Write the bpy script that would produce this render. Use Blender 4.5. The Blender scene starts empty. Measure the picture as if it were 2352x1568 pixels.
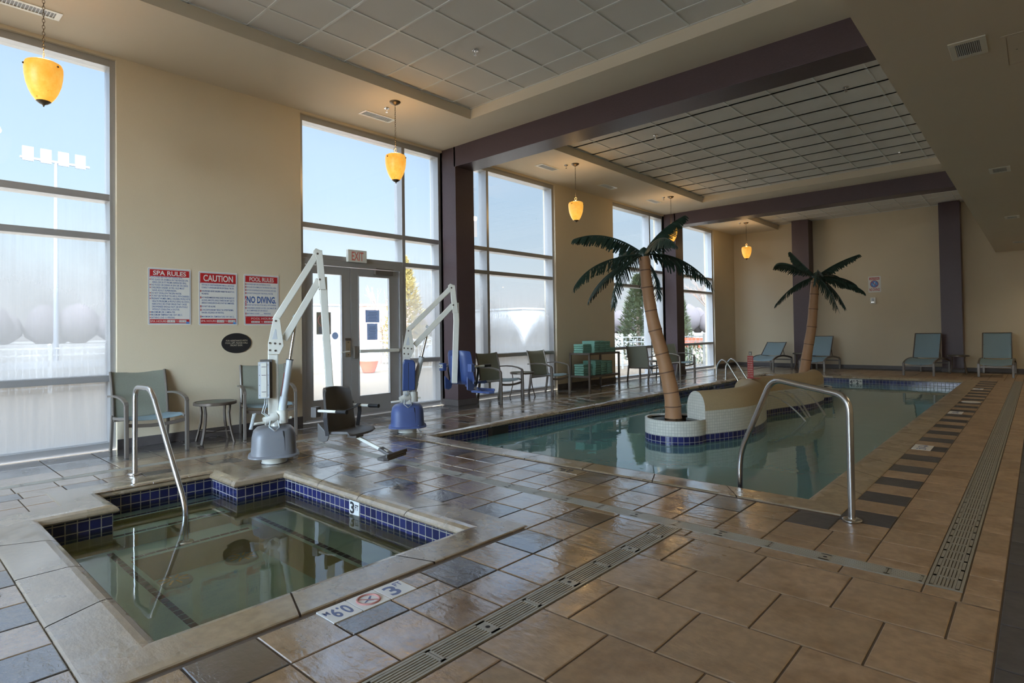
import bpy, bmesh, math, random
from mathutils import Vector, Matrix
from math import sin, cos, pi, radians as R
random.seed(7)
scn = bpy.context.scene
COL = scn.collection
# ------------------------------------------------------------------ camera, sky, sun, exposure
cam_d = bpy.data.cameras.new('camera'); cam = bpy.data.objects.new('camera', cam_d); COL.objects.link(cam)
YAW, PITCH, ROLL, FPX, PY = 0.733256, 0.0174557, -0.014345, 1345.108, 737.169
fw = Vector((-sin(YAW)*cos(PITCH), cos(YAW)*cos(PITCH), sin(PITCH)))
rt0 = Vector((cos(YAW), sin(YAW), 0)); up0 = rt0.cross(fw)
rt = rt0*cos(ROLL) + up0*sin(ROLL); up = -rt0*sin(ROLL) + up0*cos(ROLL)
cam.matrix_world = Matrix(((rt.x, up.x, -fw.x, 7.65349), (rt.y, up.y, -fw.y, 0), (rt.z, up.z, -fw.z, 1.25), (0, 0, 0, 1)))
cam_d.sensor_width = 36; cam_d.lens = 36*FPX/2352; cam_d.shift_y = -(784-PY)/2352
cam_d.clip_start = 0.05; cam_d.clip_end = 600
scn.camera = cam
scn.view_settings.view_transform = 'Standard'; scn.view_settings.look = 'None'
scn.view_settings.gamma = 1; scn.view_settings.use_curve_mapping = False
scn.view_settings.exposure = 0.55
scn.cycles.use_denoising = True
scn.cycles.max_bounces = 10; scn.cycles.diffuse_bounces = 6; scn.cycles.glossy_bounces = 5
scn.cycles.transparent_max_bounces = 24; scn.cycles.caustics_reflective = False; scn.cycles.caustics_refractive = False
scn.cycles.sample_clamp_indirect = 6; scn.cycles.use_adaptive_sampling = True; scn.cycles.adaptive_threshold = 0.02

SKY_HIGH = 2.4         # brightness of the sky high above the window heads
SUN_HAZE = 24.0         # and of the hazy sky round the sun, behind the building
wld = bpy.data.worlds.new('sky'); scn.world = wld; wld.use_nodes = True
nt = wld.node_tree; nt.nodes.clear()
wo = nt.nodes.new('ShaderNodeOutputWorld'); bg = nt.nodes.new('ShaderNodeBackground')
tc = nt.nodes.new('ShaderNodeTexCoord'); sp = nt.nodes.new('ShaderNodeSeparateXYZ')
cr = nt.nodes.new('ShaderNodeValToRGB'); mr = nt.nodes.new('ShaderNodeMapRange')
nt.links.new(tc.outputs['Generated'], sp.inputs[0]); nt.links.new(sp.outputs['Z'], cr.inputs[0]); nt.links.new(sp.outputs['Z'], mr.inputs[0])
e = cr.color_ramp.elements
e[0].position = 0.0; e[0].color = (0.90, 0.93, 0.97, 1)
e[1].position = 1.0; e[1].color = (0.80, 0.90, 1.0, 1)
for p, c in ((0.10, (0.74, 0.88, 0.98, 1)), (0.22, (0.58, 0.79, 1.0, 1)), (0.42, (0.47, 0.67, 1.0, 1)), (0.6, (0.70, 0.84, 1, 1))):
    x = e.new(p); x.color = c
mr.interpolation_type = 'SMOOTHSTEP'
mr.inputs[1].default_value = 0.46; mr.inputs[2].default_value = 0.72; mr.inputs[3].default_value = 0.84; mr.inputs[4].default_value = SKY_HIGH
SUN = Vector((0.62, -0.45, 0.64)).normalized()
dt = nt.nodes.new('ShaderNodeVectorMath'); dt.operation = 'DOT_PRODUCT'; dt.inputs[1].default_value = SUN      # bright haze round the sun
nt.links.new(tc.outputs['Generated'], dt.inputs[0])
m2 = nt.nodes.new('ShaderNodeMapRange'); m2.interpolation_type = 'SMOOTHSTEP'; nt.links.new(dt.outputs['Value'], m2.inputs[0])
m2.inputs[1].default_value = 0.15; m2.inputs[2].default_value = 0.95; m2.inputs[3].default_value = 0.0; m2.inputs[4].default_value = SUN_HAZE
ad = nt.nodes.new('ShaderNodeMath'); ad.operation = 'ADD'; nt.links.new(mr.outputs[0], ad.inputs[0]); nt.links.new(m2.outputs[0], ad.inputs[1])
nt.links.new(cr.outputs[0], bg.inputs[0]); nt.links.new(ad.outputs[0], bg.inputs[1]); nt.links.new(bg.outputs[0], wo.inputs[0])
sl = bpy.data.lights.new('sun', 'SUN'); sl.energy = 2.6; sl.angle = R(0.6); sl.color = (1, 0.93, 0.82)
so = bpy.data.objects.new('sun', sl); COL.objects.link(so)
so.rotation_euler = SUN.to_track_quat('Z', 'Y').to_euler(); so.location = (30, 5, 30)

# ------------------------------------------------------------------ node helpers and materials
def L(nt, a, b): nt.links.new(a, b)
def node(nt, t, **k):
    n = nt.nodes.new(t)
    for a, b in k.items(): setattr(n, a, b)
    return n
def math_(nt, op, a, b=None, c=None, clamp=False):
    n = node(nt, 'ShaderNodeMath', operation=op); n.use_clamp = clamp
    for i, v in enumerate((a, b, c)):
        if v is None: continue
        if hasattr(v, 'links'): L(nt, v, n.inputs[i])
        else: n.inputs[i].default_value = v
    return n.outputs[0]
def mixc(nt, f, a, b, mode='MIX'):
    n = node(nt, 'ShaderNodeMix', data_type='RGBA', blend_type=mode)
    for s, v in ((n.inputs[0], f), (n.inputs[6], a), (n.inputs[7], b)):
        if hasattr(v, 'links'): L(nt, v, s)
        elif isinstance(v, tuple): s.default_value = v if len(v) == 4 else (*v, 1)
        else: s.default_value = v
    return n.outputs[2]
def sstep(nt, v, a, b, lo=0.0, hi=1.0):
    n = node(nt, 'ShaderNodeMapRange', interpolation_type='SMOOTHSTEP'); L(nt, v, n.inputs[0])
    for i, q in enumerate((a, b, lo, hi)): n.inputs[i+1].default_value = q
    return n.outputs[0]
def noise(nt, vec=None, scale=5, detail=4, rough=.55, stretch=None):
    n = node(nt, 'ShaderNodeTexNoise'); n.inputs['Scale'].default_value = scale; n.inputs['Detail'].default_value = detail; n.inputs['Roughness'].default_value = rough
    if vec is None: vec = node(nt, 'ShaderNodeTexCoord').outputs['Object']
    if stretch:
        m = node(nt, 'ShaderNodeMapping'); m.inputs['Scale'].default_value = stretch; L(nt, vec, m.inputs[0]); vec = m.outputs[0]
    L(nt, vec, n.inputs['Vector']); return n.outputs[0]
def newmat(name):
    m = bpy.data.materials.new(name); m.use_nodes = True; nt = m.node_tree
    return m, nt, nt.nodes['Principled BSDF'], nt.nodes['Material Output']
def wpos(nt): return node(nt, 'ShaderNodeNewGeometry').outputs['Position']
def M(name, col, rough=.5, metal=0.0, var=.08, vs=6, bump=0, bs=60, emit=0, ecol=None, spec=.5, coat=0):
    m, nt, b, o = newmat(name)
    c = (*col, 1)
    n = noise(nt, scale=vs)
    d = tuple(max(0, q*(1-var)) for q in col); u = tuple(min(1, q*(1+var)) for q in col)
    L(nt, mixc(nt, n, d, u), b.inputs['Base Color'])
    b.inputs['Roughness'].default_value = rough; b.inputs['Metallic'].default_value = metal
    b.inputs['Specular IOR Level'].default_value = spec
    if coat: b.inputs['Coat Weight'].default_value = coat; b.inputs['Coat Roughness'].default_value = .15
    if bump:
        bn = node(nt, 'ShaderNodeBump'); bn.inputs['Strength'].default_value = bump; bn.inputs['Distance'].default_value = .004
        L(nt, noise(nt, scale=bs), bn.inputs['Height']); L(nt, bn.outputs[0], b.inputs['Normal'])
    if emit:
        b.inputs['Emission Color'].default_value = (*(ecol or col), 1); b.inputs['Emission Strength'].default_value = emit
    return m
def wet_mask(nt):
    p = wpos(nt); s = node(nt, 'ShaderNodeSeparateXYZ'); L(nt, p, s.inputs[0])
    n = noise(nt, p, scale=.9, detail=3); n2 = noise(nt, p, scale=6, detail=2)
    x = math_(nt, 'ADD', s.outputs[0], math_(nt, 'MULTIPLY_ADD', n, 1.6, -.8))
    x = math_(nt, 'ADD', x, math_(nt, 'MULTIPLY_ADD', n2, .5, -.25))
    y = math_(nt, 'MULTIPLY', sstep(nt, s.outputs[1], 13, 19), 3.0)       # the deck dries out towards the far wall
    return sstep(nt, math_(nt, 'ADD', x, y), 5.5, 7.0, 1, 0)
def tile_mat(name, ca, cb, cc, bump=.5, dry=.5, wetr=.10):
    m, nt, b, o = newmat(name)
    at = node(nt, 'ShaderNodeAttribute', attribute_name='tone'); p = wpos(nt)
    off = node(nt, 'ShaderNodeVectorMath', operation='SCALE'); L(nt, p, off.inputs[0]); off.inputs['Scale'].default_value = 1
    sh = node(nt, 'ShaderNodeCombineXYZ'); L(nt, math_(nt, 'MULTIPLY', at.outputs['Fac'], 37.0), sh.inputs[2])
    ad = node(nt, 'ShaderNodeVectorMath', operation='ADD'); L(nt, p, ad.inputs[0]); L(nt, sh.outputs[0], ad.inputs[1])
    n1 = noise(nt, ad.outputs[0], scale=4.5, detail=6, rough=.6); n2 = noise(nt, ad.outputs[0], scale=22, detail=5)
    base = mixc(nt, at.outputs['Fac'], ca, cb)
    base = mixc(nt, sstep(nt, n1, .42, .72), base, cc)
    wet = wet_mask(nt)
    dk = mixc(nt, math_(nt, 'MULTIPLY', wet, .5), (1, 1, 1), (.52, .47, .42))
    base = mixc(nt, 1.0, base, dk, 'MULTIPLY')
    sp = mixc(nt, sstep(nt, n2, .3, .7), (.86, .86, .86), (1.1, 1.08, 1.05))
    L(nt, mixc(nt, 1.0, base, sp, 'MULTIPLY'), b.inputs['Base Color'])
    pud = noise(nt, p, scale=2.2, detail=3)
    rw = math_(nt, 'ADD', sstep(nt, pud, .35, .65, wetr*.5, wetr*1.9), math_(nt, 'MULTIPLY', n2, .05))
    rr = node(nt, 'ShaderNodeMix', data_type='FLOAT'); L(nt, wet, rr.inputs[0]); rr.inputs[2].default_value = dry; L(nt, rw, rr.inputs[3])
    L(nt, rr.outputs[0], b.inputs['Roughness'])
    b.inputs['Specular IOR Level'].default_value = .55
    b.inputs['Coat IOR'].default_value = 2.5; L(nt, math_(nt, 'MULTIPLY', wet, 1.0), b.inputs['Coat Weight']); L(nt, rw, b.inputs['Coat Roughness'])
    bn = node(nt, 'ShaderNodeBump'); bn.inputs['Distance'].default_value = .012
    a1 = noise(nt, ad.outputs[0], scale=9, detail=5, rough=.6, stretch=(1, 2.2, 1)); 
    h = math_(nt, 'ADD', a1, math_(nt, 'MULTIPLY', noise(nt, ad.outputs[0], scale=34, detail=3), .3))
    L(nt, h, bn.inputs['Height'])
    L(nt, sstep(nt, pud, .38, .62, bump*.30, bump), bn.inputs['Strength'])
    L(nt, bn.outputs[0], b.inputs['Normal']); L(nt, bn.outputs[0], b.inputs['Coat Normal'])
    return m
def grid_mat(name, colors, grout, size, gw, rough=.2, bump=.3):
    """mosaic from the UV map, which is in metres"""
    m, nt, b, o = newmat(name)
    uv = node(nt, 'ShaderNodeUVMap').outputs[0]
    sc = node(nt, 'ShaderNodeVectorMath', operation='SCALE'); L(nt, uv, sc.inputs[0]); sc.inputs['Scale'].default_value = 1/size
    fr = node(nt, 'ShaderNodeVectorMath', operation='FRACTION'); L(nt, sc.outputs[0], fr.inputs[0])
    fl = node(nt, 'ShaderNodeVectorMath', operation='FLOOR'); L(nt, sc.outputs[0], fl.inputs[0])
    wn = node(nt, 'ShaderNodeTexWhiteNoise', noise_dimensions='2D'); L(nt, fl.outputs[0], wn.inputs[0])
    s = node(nt, 'ShaderNodeSeparateXYZ'); L(nt, fr.outputs[0], s.inputs[0])
    g = gw/size/2
    ed = lambda v: math_(nt, 'MINIMUM', v, math_(nt, 'SUBTRACT', 1.0, v))
    d = math_(nt, 'MINIMUM', ed(s.outputs[0]), ed(s.outputs[1]))
    f = sstep(nt, d, g*.7, g*1.3)
    col = mixc(nt, wn.outputs[0], colors[0], colors[1])
    L(nt, mixc(nt, f, grout, col), b.inputs['Base Color'])
    L(nt, sstep(nt, d, g*.7, g*1.3, .7, rough), b.inputs['Roughness'])
    bn = node(nt, 'ShaderNodeBump'); bn.inputs['Strength'].default_value = bump; bn.inputs['Distance'].default_value = .003
    L(nt, sstep(nt, d, g*.6, g*2), bn.inputs['Height']); L(nt, bn.outputs[0], b.inputs['Normal'])
    return m
def water_mat(name, tint, body, body_f, wave, scale, stretch=(1, 1, 1)):
    m, nt, b, o = newmat(name); nt.nodes.remove(b)
    tr = node(nt, 'ShaderNodeBsdfTransparent'); tr.inputs[0].default_value = (*tint, 1)
    df = node(nt, 'ShaderNodeBsdfDiffuse'); df.inputs[0].default_value = (*body, 1)
    gl = node(nt, 'ShaderNodeBsdfGlossy'); gl.inputs['Roughness'].default_value = .02; gl.inputs[0].default_value = (1, 1, 1, 1)
    fz = node(nt, 'ShaderNodeFresnel'); fz.inputs[0].default_value = 1.48
    bn = node(nt, 'ShaderNodeBump'); bn.inputs['Strength'].default_value = wave; bn.inputs['Distance'].default_value = .03
    p = wpos(nt); a = noise(nt, p, scale=scale, detail=2, rough=.5, stretch=stretch)
    b2 = noise(nt, p, scale=scale*3.4, detail=2, stretch=stretch)
    L(nt, math_(nt, 'ADD', a, math_(nt, 'MULTIPLY', b2, .22)), bn.inputs['Height'])
    L(nt, bn.outputs[0], gl.inputs['Normal']); L(nt, bn.outputs[0], fz.inputs['Normal'])
    m1 = node(nt, 'ShaderNodeMixShader'); m1.inputs[0].default_value = body_f; L(nt, tr.outputs[0], m1.inputs[1]); L(nt, df.outputs[0], m1.inputs[2])
    m2 = node(nt, 'ShaderNodeMixShader'); L(nt, fz.outputs[0], m2.inputs[0]); L(nt, m1.outputs[0], m2.inputs[1]); L(nt, gl.outputs[0], m2.inputs[2])
    L(nt, m2.outputs[0], o.inputs['Surface']); return m
def glass_mat(name, fog, ztop, zfade, clear=.97, ybias=None, low=0.02):
    """window glass, with a film of condensation on the lower part"""
    m, nt, b, o = newmat(name); nt.nodes.remove(b)
    tr = node(nt, 'ShaderNodeBsdfTransparent'); tr.inputs[0].default_value = (clear, clear*1.005, clear*1.01, 1)
    tl = node(nt, 'ShaderNodeBsdfTranslucent'); tl.inputs[0].default_value = (.50, .49, .48, 1)
    df = node(nt, 'ShaderNodeBsdfDiffuse'); df.inputs[0].default_value = (.8, .8, .8, 1)
    gl = node(nt, 'ShaderNodeBsdfGlossy'); gl.inputs['Roughness'].default_value = .01
    p = wpos(nt); s = node(nt, 'ShaderNodeSeparateXYZ'); L(nt, p, s.inputs[0])
    st = noise(nt, p, scale=1.0, detail=5, rough=.6, stretch=(1, 26, .7)); big = noise(nt, p, scale=1.3, detail=2)
    z = math_(nt, 'ADD', s.outputs[2], math_(nt, 'MULTIPLY_ADD', big, 1.1, -.55))
    z = math_(nt, 'ADD', z, math_(nt, 'MULTIPLY_ADD', st, .7, -.35))
    f = sstep(nt, z, ztop-zfade, ztop+zfade, fog, low)
    if ybias:
        yy = math_(nt, 'ABSOLUTE', math_(nt, 'SUBTRACT', s.outputs[1], ybias[0]))
        v = math_(nt, 'ADD', math_(nt, 'MULTIPLY', yy, ybias[1]), math_(nt, 'MULTIPLY_ADD', s.outputs[2], -1.0, ybias[2]))
        v = math_(nt, 'ADD', v, math_(nt, 'MULTIPLY_ADD', big, .5, -.25))
        f = math_(nt, 'MULTIPLY', f, sstep(nt, v, -.15, .3, .12, 1))
    f = math_(nt, 'MULTIPLY', f, sstep(nt, st, .2, .8, .92, 1.06), clamp=True)
    a = node(nt, 'ShaderNodeMixShader'); a.inputs[0].default_value = .14; L(nt, tl.outputs[0], a.inputs[1]); L(nt, df.outputs[0], a.inputs[2])
    c = node(nt, 'ShaderNodeMixShader'); L(nt, f, c.inputs[0]); L(nt, tr.outputs[0], c.inputs[1]); L(nt, a.outputs[0], c.inputs[2])
    fz = node(nt, 'ShaderNodeFresnel'); fz.inputs[0].default_value = 1.45
    g = node(nt, 'ShaderNodeMixShader'); L(nt, math_(nt, 'MULTIPLY', fz.outputs[0], .35), g.inputs[0]); L(nt, c.outputs[0], g.inputs[1]); L(nt, gl.outputs[0], g.inputs[2])
    L(nt, g.outputs[0], o.inputs['Surface']); return m

MT = {}
def thin_mat(name, col, f, rough=.8):
    m, nt, b, o = newmat(name); n = noise(nt, scale=90); c = mixc(nt, n, tuple(q*.88 for q in col), tuple(min(1, q*1.1) for q in col))
    L(nt, c, b.inputs['Base Color']); b.inputs['Roughness'].default_value = rough
    t = node(nt, 'ShaderNodeBsdfTranslucent'); L(nt, c, t.inputs[0]); x = node(nt, 'ShaderNodeMixShader'); x.inputs[0].default_value = f
    L(nt, b.outputs[0], x.inputs[1]); L(nt, t.outputs[0], x.inputs[2]); L(nt, x.outputs[0], o.inputs['Surface']); return m
MT['wall'] = M('wall_paint', (.70, .60, .43), .75, var=.05, vs=1.3, bump=.25, bs=45)
MT['ceil'] = M('ceiling_paint', (.72, .64, .51), .8, var=.04, vs=1.2, bump=.2, bs=45)
MT['acoustic'] = M('acoustic_tile', (.72, .70, .66), .9, var=.10, vs=160, bump=.4, bs=220)
MT['tbar'] = M('ceiling_grid', (.74, .75, .73), .5)
MT['plum'] = M('plum_paint', (.088, .056, .062), .42, var=.12, vs=30, bump=.5, bs=55)
MT['alu'] = M('anodised_aluminium', (.47, .47, .47), .38, metal=.55, var=.03)
MT['basetile'] = M('slate_base_tile', (.105, .09, .085), .45, var=.2, vs=9)
MT['tan'] = tile_mat('tan_slate_tile', (.37, .265, .165), (.45, .32, .205), (.30, .20, .115))
MT['dark'] = tile_mat('dark_slate_tile', (.070, .068, .073), (.092, .088, .09), (.05, .047, .05), bump=.6)
MT['slate'] = tile_mat('charcoal_floor_tile', (.085, .082, .084), (.105, .10, .10), (.07, .067, .068), bump=.25, wetr=.14)
MT['grout'] = M('grout', (.12, .09, .065), .8, var=.2, vs=20)
MT['coping'] = tile_mat('sandstone_coping', (.40, .32, .205), (.45, .36, .235), (.34, .26, .16), bump=.22, wetr=.16)
MT['blue'] = grid_mat('navy_waterline_tile', ((.012, .014, .060), (.028, .032, .125)), (.36, .33, .26), .072, .007, .12)
MT['bluefar'] = grid_mat('navy_pool_tile', ((.012, .012, .075), (.03, .035, .16)), (.34, .34, .32), .072, .006, .12)
MT['mosaic'] = grid_mat('white_mosaic', ((.70, .70, .62), (.78, .77, .69)), (.50, .50, .44), .036, .005, .25, .15)
MT['poolwall'] = M('pool_plaster', (.16, .36, .36), .7, var=.06, vs=3)
MT['poolfloor'] = M('pool_floor_plaster', (.09, .25, .255), .7, var=.08, vs=2)
MT['spawall'] = M('spa_plaster_amber', (.80, .60, .22), .7, var=.2, vs=5)
MT['spatop'] = M('spa_plaster', (.52, .80, .66), .7, var=.12, vs=6, bump=.2)
MT['spastrip'] = M('brown_step_tile', (.05, .033, .027), .4, var=.3, vs=14)
MT['steel'] = M('brushed_steel', (.62, .60, .57), .24, metal=1.0, var=.06, vs=20)
MT['grate'] = M('grey_drain_plastic', (.34, .32, .26), .38, var=.12, vs=12, coat=.3)
MT['hole'] = M('drain_channel', (.02, .018, .015), .6)
MT['white'] = M('white_enamel', (.80, .80, .72), .28, var=.03, coat=.3)
MT['ltgrey'] = M('pale_grey_plastic', (.60, .64, .66), .38, var=.03)
MT['dgrey'] = M('charcoal_plastic', (.12, .112, .105), .42, var=.06, bump=.1)
MT['dgrey2'] = M('slate_grey_plastic', (.20, .205, .22), .35, var=.05)
MT['navy'] = M('blue_plastic', (.045, .085, .26), .36, var=.06)
MT['navylt'] = M('mid_blue_plastic', (.10, .15, .37), .4, var=.06)
MT['black'] = M('black_rubber', (.012, .012, .013), .45)
MT['belt'] = M('black_webbing', (.03, .028, .03), .6, bump=.3, bs=200)
MT['bronze'] = M('bronze_furniture_metal', (.135, .108, .085), .36, metal=.35, var=.08, vs=10)
MT['bronze2'] = M('taupe_furniture_metal', (.19, .165, .14), .36, metal=.35, var=.06)
MT['sling'] = thin_mat('grey_green_sling', (.36, .375, .30), .35)
MT['slingb'] = M('blue_grey_sling', (.235, .335, .375), .55, var=.10, vs=90, bump=.4, bs=140)
MT['towel'] = M('sage_towel', (.185, .37, .29), .95, var=.14, vs=40, bump=.9, bs=90)
MT['antique'] = M('antique_brass', (.16, .12, .075), .4, metal=.8, var=.2, vs=30)
MT['paper'] = M('sign_white', (.78, .77, .72), .45, var=.02)
MT['signred'] = M('sign_red', (.50, .018, .022), .45, var=.03)
MT['signblue'] = M('sign_blue', (.045, .125, .36), .5, var=.03)
MT['signblue2'] = M('sign_sky_blue', (.10, .30, .70), .5, var=.03)
MT['signblack'] = M('sign_black', (.02, .02, .022), .4, var=.1)
MT['cream'] = M('cream_lettering', (.66, .60, .45), .5)
MT['exitred'] = M('exit_red', (.75, .22, .17), .5)
MT['faded'] = M('faded_blue_print', (.16, .20, .34), .6)
MT['fadedred'] = M('faded_red_print', (.55, .25, .22), .6)
MT['notice'] = thin_mat('notice_paper', (.50, .60, .78), .45)
MT['trunk'] = M('palm_trunk', (.44, .235, .115), .55, var=.14, vs=7, bump=.35, bs=40)
MT['ring'] = M('palm_ring', (.17, .085, .045), .6)
MT['leaf'] = M('palm_leaf', (.018, .045, .034), .38, var=.35, vs=8)
MT['islandtop'] = M('sand_finish', (.50, .385, .225), .6, var=.10, vs=40, bump=.3, bs=120)
MT['jet'] = None; MT['spadrain'] = M('aqua_drain_cover', (.42, .50, .40), .6)
MT['red'] = M('red_plastic', (.42, .03, .025), .4)
MT['patio'] = M('patio_concrete', (.145, .11, .075), .85, var=.05, vs=2)
MT['lawn'] = M('winter_ground', (.14, .13, .115), .95, var=.15, vs=.3)
MT['fence'] = M('white_fence_paint', (.40, .40, .39), .5)
MT['conifer'] = M('conifer_green', (.085, .115, .055), .8, var=.4, vs=3)
MT['conifer2'] = M('conifer_sunlit_gold', (.36, .27, .075), .8, var=.3, vs=3)  # gold of the sun on the tree tops, put into the foliage colour
MT['bark'] = M('bare_twigs', (.22, .15, .115), .8)
MT['redpot'] = M('red_glazed_pot', (.80, .13, .06), .35)
MT['haze'] = M('far_woods', (.062, .050, .050), .95, var=.15, vs=.2)
MT['bldg'] = M('far_building', (.22, .215, .21), .8)
MT['mast'] = M('mast_paint', (.115, .125, .14), .7); MT['brick'] = M('far_brick', (.50, .27, .20), .8)
MT['asphalt'] = M('far_asphalt', (.17, .17, .17), .9)

# ------------------------------------------------------------------ mesh helpers
class MB:
    def __init__(s): s.v = []; s.f = []; s.m = []; s.uv = {}; s.tone = []
    def add(s, vs, fs, m=0, T=None, tone=0.0):
        o = len(s.v)
        s.v += [tuple(T @ Vector(v)) if T is not None else tuple(v) for v in vs]
        for f in fs: s.f.append(tuple(o+i for i in f)); s.m.append(m); s.tone.append(tone)
    def quad(s, a, b, c, d, m=0, uv=None, tone=0.0):
        o = len(s.v); s.v += [tuple(a), tuple(b), tuple(c), tuple(d)]
        if uv: s.uv[len(s.f)] = uv
        s.f.append((o, o+1, o+2, o+3)); s.m.append(m); s.tone.append(tone)
    def box(s, x0, y0, z0, x1, y1, z1, m=0, T=None):
        vs = [(x, y, z) for z in (z0, z1) for y in (y0, y1) for x in (x0, x1)]
        s.add(vs, [(0, 2, 3, 1), (4, 5, 7, 6), (0, 1, 5, 4), (2, 6, 7, 3), (0, 4, 6, 2), (1, 3, 7, 5)], m, T)
    def tube(s, pts, r, n=8, m=0, T=None, cap=True, closed=False):
        pts = [Vector(p) for p in pts]; N = len(pts); rs = r if isinstance(r, (list, tuple)) else [r]*N
        vs = []; fs = []; prev = None
        for i, p in enumerate(pts):
            if closed: t = pts[(i+1) % N]-pts[i-1]
            else: t = (pts[min(i+1, N-1)]-pts[max(i-1, 0)])
            t.normalize()
            if prev is None:
                a = Vector((0, 0, 1)) if abs(t.z) < .9 else Vector((1, 0, 0))
                u = t.cross(a).normalized()
            else: u = (prev - t*prev.dot(t)).normalized()
            prev = u; w = t.cross(u)
            for k in range(n):
                a = 2*pi*k/n; vs.append(p+(u*cos(a)+w*sin(a))*rs[i])
        rng = N if closed else N-1
        for i in range(rng):
            for k in range(n):
                a, b = i*n+k, i*n+(k+1) % n; c, d = ((i+1) % N)*n+(k+1) % n, ((i+1) % N)*n+k
                fs.append((a, b, c, d))
        if cap and not closed: fs += [tuple(reversed(range(n))), tuple(range((N-1)*n, N*n))]
        s.add(vs, fs, m, T)
    def bar(s, pts, w, h, side=(0, 1, 0), m=0, T=None):
        """flat bar: w across `side`, h in the remaining direction"""
        pts = [Vector(p) for p in pts]; sd = Vector(side).normalized(); vs = []; N = len(pts)
        for i, p in enumerate(pts):
            t = (pts[min(i+1, N-1)]-pts[max(i-1, 0)]).normalized(); u = t.cross(sd).normalized()
            for a, b in ((-1, -1), (1, -1), (1, 1), (-1, 1)): vs.append(p+sd*(a*w/2)+u*(b*h/2))
        fs = []
        for i in range(N-1):
            for k in range(4): fs.append((i*4+k, i*4+(k+1) % 4, i*4+4+(k+1) % 4, i*4+4+k))
        fs += [(3, 2, 1, 0), tuple(range(N*4-4, N*4))]
        s.add(vs, fs, m, T)
    def lathe(s, prof, n=24, c=(0, 0, 0), m=0, T=None, sq=None):
        vs = []; fs = []
        for (r, z) in prof:
            for k in range(n):
                a = 2*pi*k/n; ca, sa = cos(a), sin(a)
                if sq:
                    q = (abs(ca)**sq+abs(sa)**sq)**(-1/sq); ca *= q; sa *= q
                vs.append((c[0]+r*ca, c[1]+r*sa, c[2]+z))
        for i in range(len(prof)-1):
            for k in range(n): fs.append((i*n+k, i*n+(k+1) % n, i*n+n+(k+1) % n, i*n+n+k))
        if prof[0][0] > 1e-4: fs.append(tuple(reversed(range(n))))
        if prof[-1][0] > 1e-4: fs.append(tuple(range((len(prof)-1)*n, len(prof)*n)))
        s.add(vs, fs, m, T)
    def prism(s, poly, a, b, m=0, T=None):
        """polygon in XY extruded in Z from a to b"""
        n = len(poly); vs = [(x, y, a) for x, y in poly]+[(x, y, b) for x, y in poly]
        s.add(vs, [tuple(reversed(range(n))), tuple(range(n, 2*n))]+[(i, (i+1) % n, n+(i+1) % n, n+i) for i in range(n)], m, T)
    def sheet(s, grid, m=0, th=0.0, T=None):
        """grid of points as a surface, thickened along its normal by th"""
        g = [[Vector(p) for p in row] for row in grid]; A, B = len(g), len(g[0])
        vs = [p for row in g for p in row]; fs = []
        if th:
            back = []
            for i in range(A):
                for j in range(B):
                    d1 = g[min(i+1, A-1)][j]-g[max(i-1, 0)][j]; d2 = g[i][min(j+1, B-1)]-g[i][max(j-1, 0)]
                    back.append(g[i][j]-d1.cross(d2).normalized()*th)
            vs += back
        o = A*B
        for i in range(A-1):
            for j in range(B-1):
                q = (i*B+j, (i+1)*B+j, (i+1)*B+j+1, i*B+j+1); fs.append(q)
                if th: fs.append(tuple(o+k for k in reversed(q)))
        if th:
            for i in range(A-1):
                for j in (0, B-1):
                    q = (i*B+j, (i+1)*B+j, o+(i+1)*B+j, o+i*B+j); fs.append(q if j else tuple(reversed(q)))
            for j in range(B-1):
                for i in (0, A-1):
                    q = (i*B+j, i*B+j+1, o+i*B+j+1, o+i*B+j); fs.append(q if not i else tuple(reversed(q)))
        s.add(vs, fs, m, T)
    def build(s, name, mats, parent=None, smooth=None, bevel=0, T=None):
        me = bpy.data.meshes.new(name)
        vs = [tuple(T @ Vector(v)) for v in s.v] if T is not None else s.v
        me.from_pydata(vs, [], s.f)
        for m in (mats if isinstance(mats, (list, tuple)) else [mats]): me.materials.append(MT[m] if isinstance(m, str) else m)
        me.polygons.foreach_set('material_index', s.m)
        if any(s.tone): 
            a = me.attributes.new('tone', 'FLOAT', 'FACE'); a.data.foreach_set('value', s.tone)
        if s.uv:
            ul = me.uv_layers.new(name='UVMap')
            for fi, uv in s.uv.items():
                for li, q in zip(me.polygons[fi].loop_indices, uv): ul.data[li].uv = q
        me.update()
        if smooth:
            me.polygons.foreach_set('use_smooth', [True]*len(me.polygons)); me.set_sharp_from_angle(angle=R(smooth))
        o = bpy.data.objects.new(name, me); COL.objects.link(o)
        if parent is not None: o.parent = parent
        if bevel:
            bv = o.modifiers.new('bevel', 'BEVEL'); bv.width = bevel; bv.segments = 2; bv.limit_method = 'ANGLE'; bv.angle_limit = R(40)
        return o
def tag(o, label=None, cat=None, group=None, kind=None):
    if label: o['label'] = label
    if cat: o['category'] = cat
    if group: o['group'] = group
    if kind: o['kind'] = kind
    return o
def thing(name, label, cat, loc=(0, 0, 0), rz=0.0, group=None):
    o = bpy.data.objects.new(name, None); COL.objects.link(o); o.location = loc; o.rotation_euler = (0, 0, rz); o.empty_display_size = .1
    return tag(o, label, cat, group)
def struct(o, label=None): return tag(o, label, kind='structure')
def copy_tree(o, parent=None):
    c = o.copy(); COL.objects.link(c)
    if parent is not None: c.parent = parent
    for ch in list(o.children): copy_tree(ch, c)
    return c
def dup(o, loc, rz=0.0, label=None):
    c = copy_tree(o); c.location = loc; c.rotation_euler = (0, 0, rz)
    if label: c['label'] = label
    return c
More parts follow.
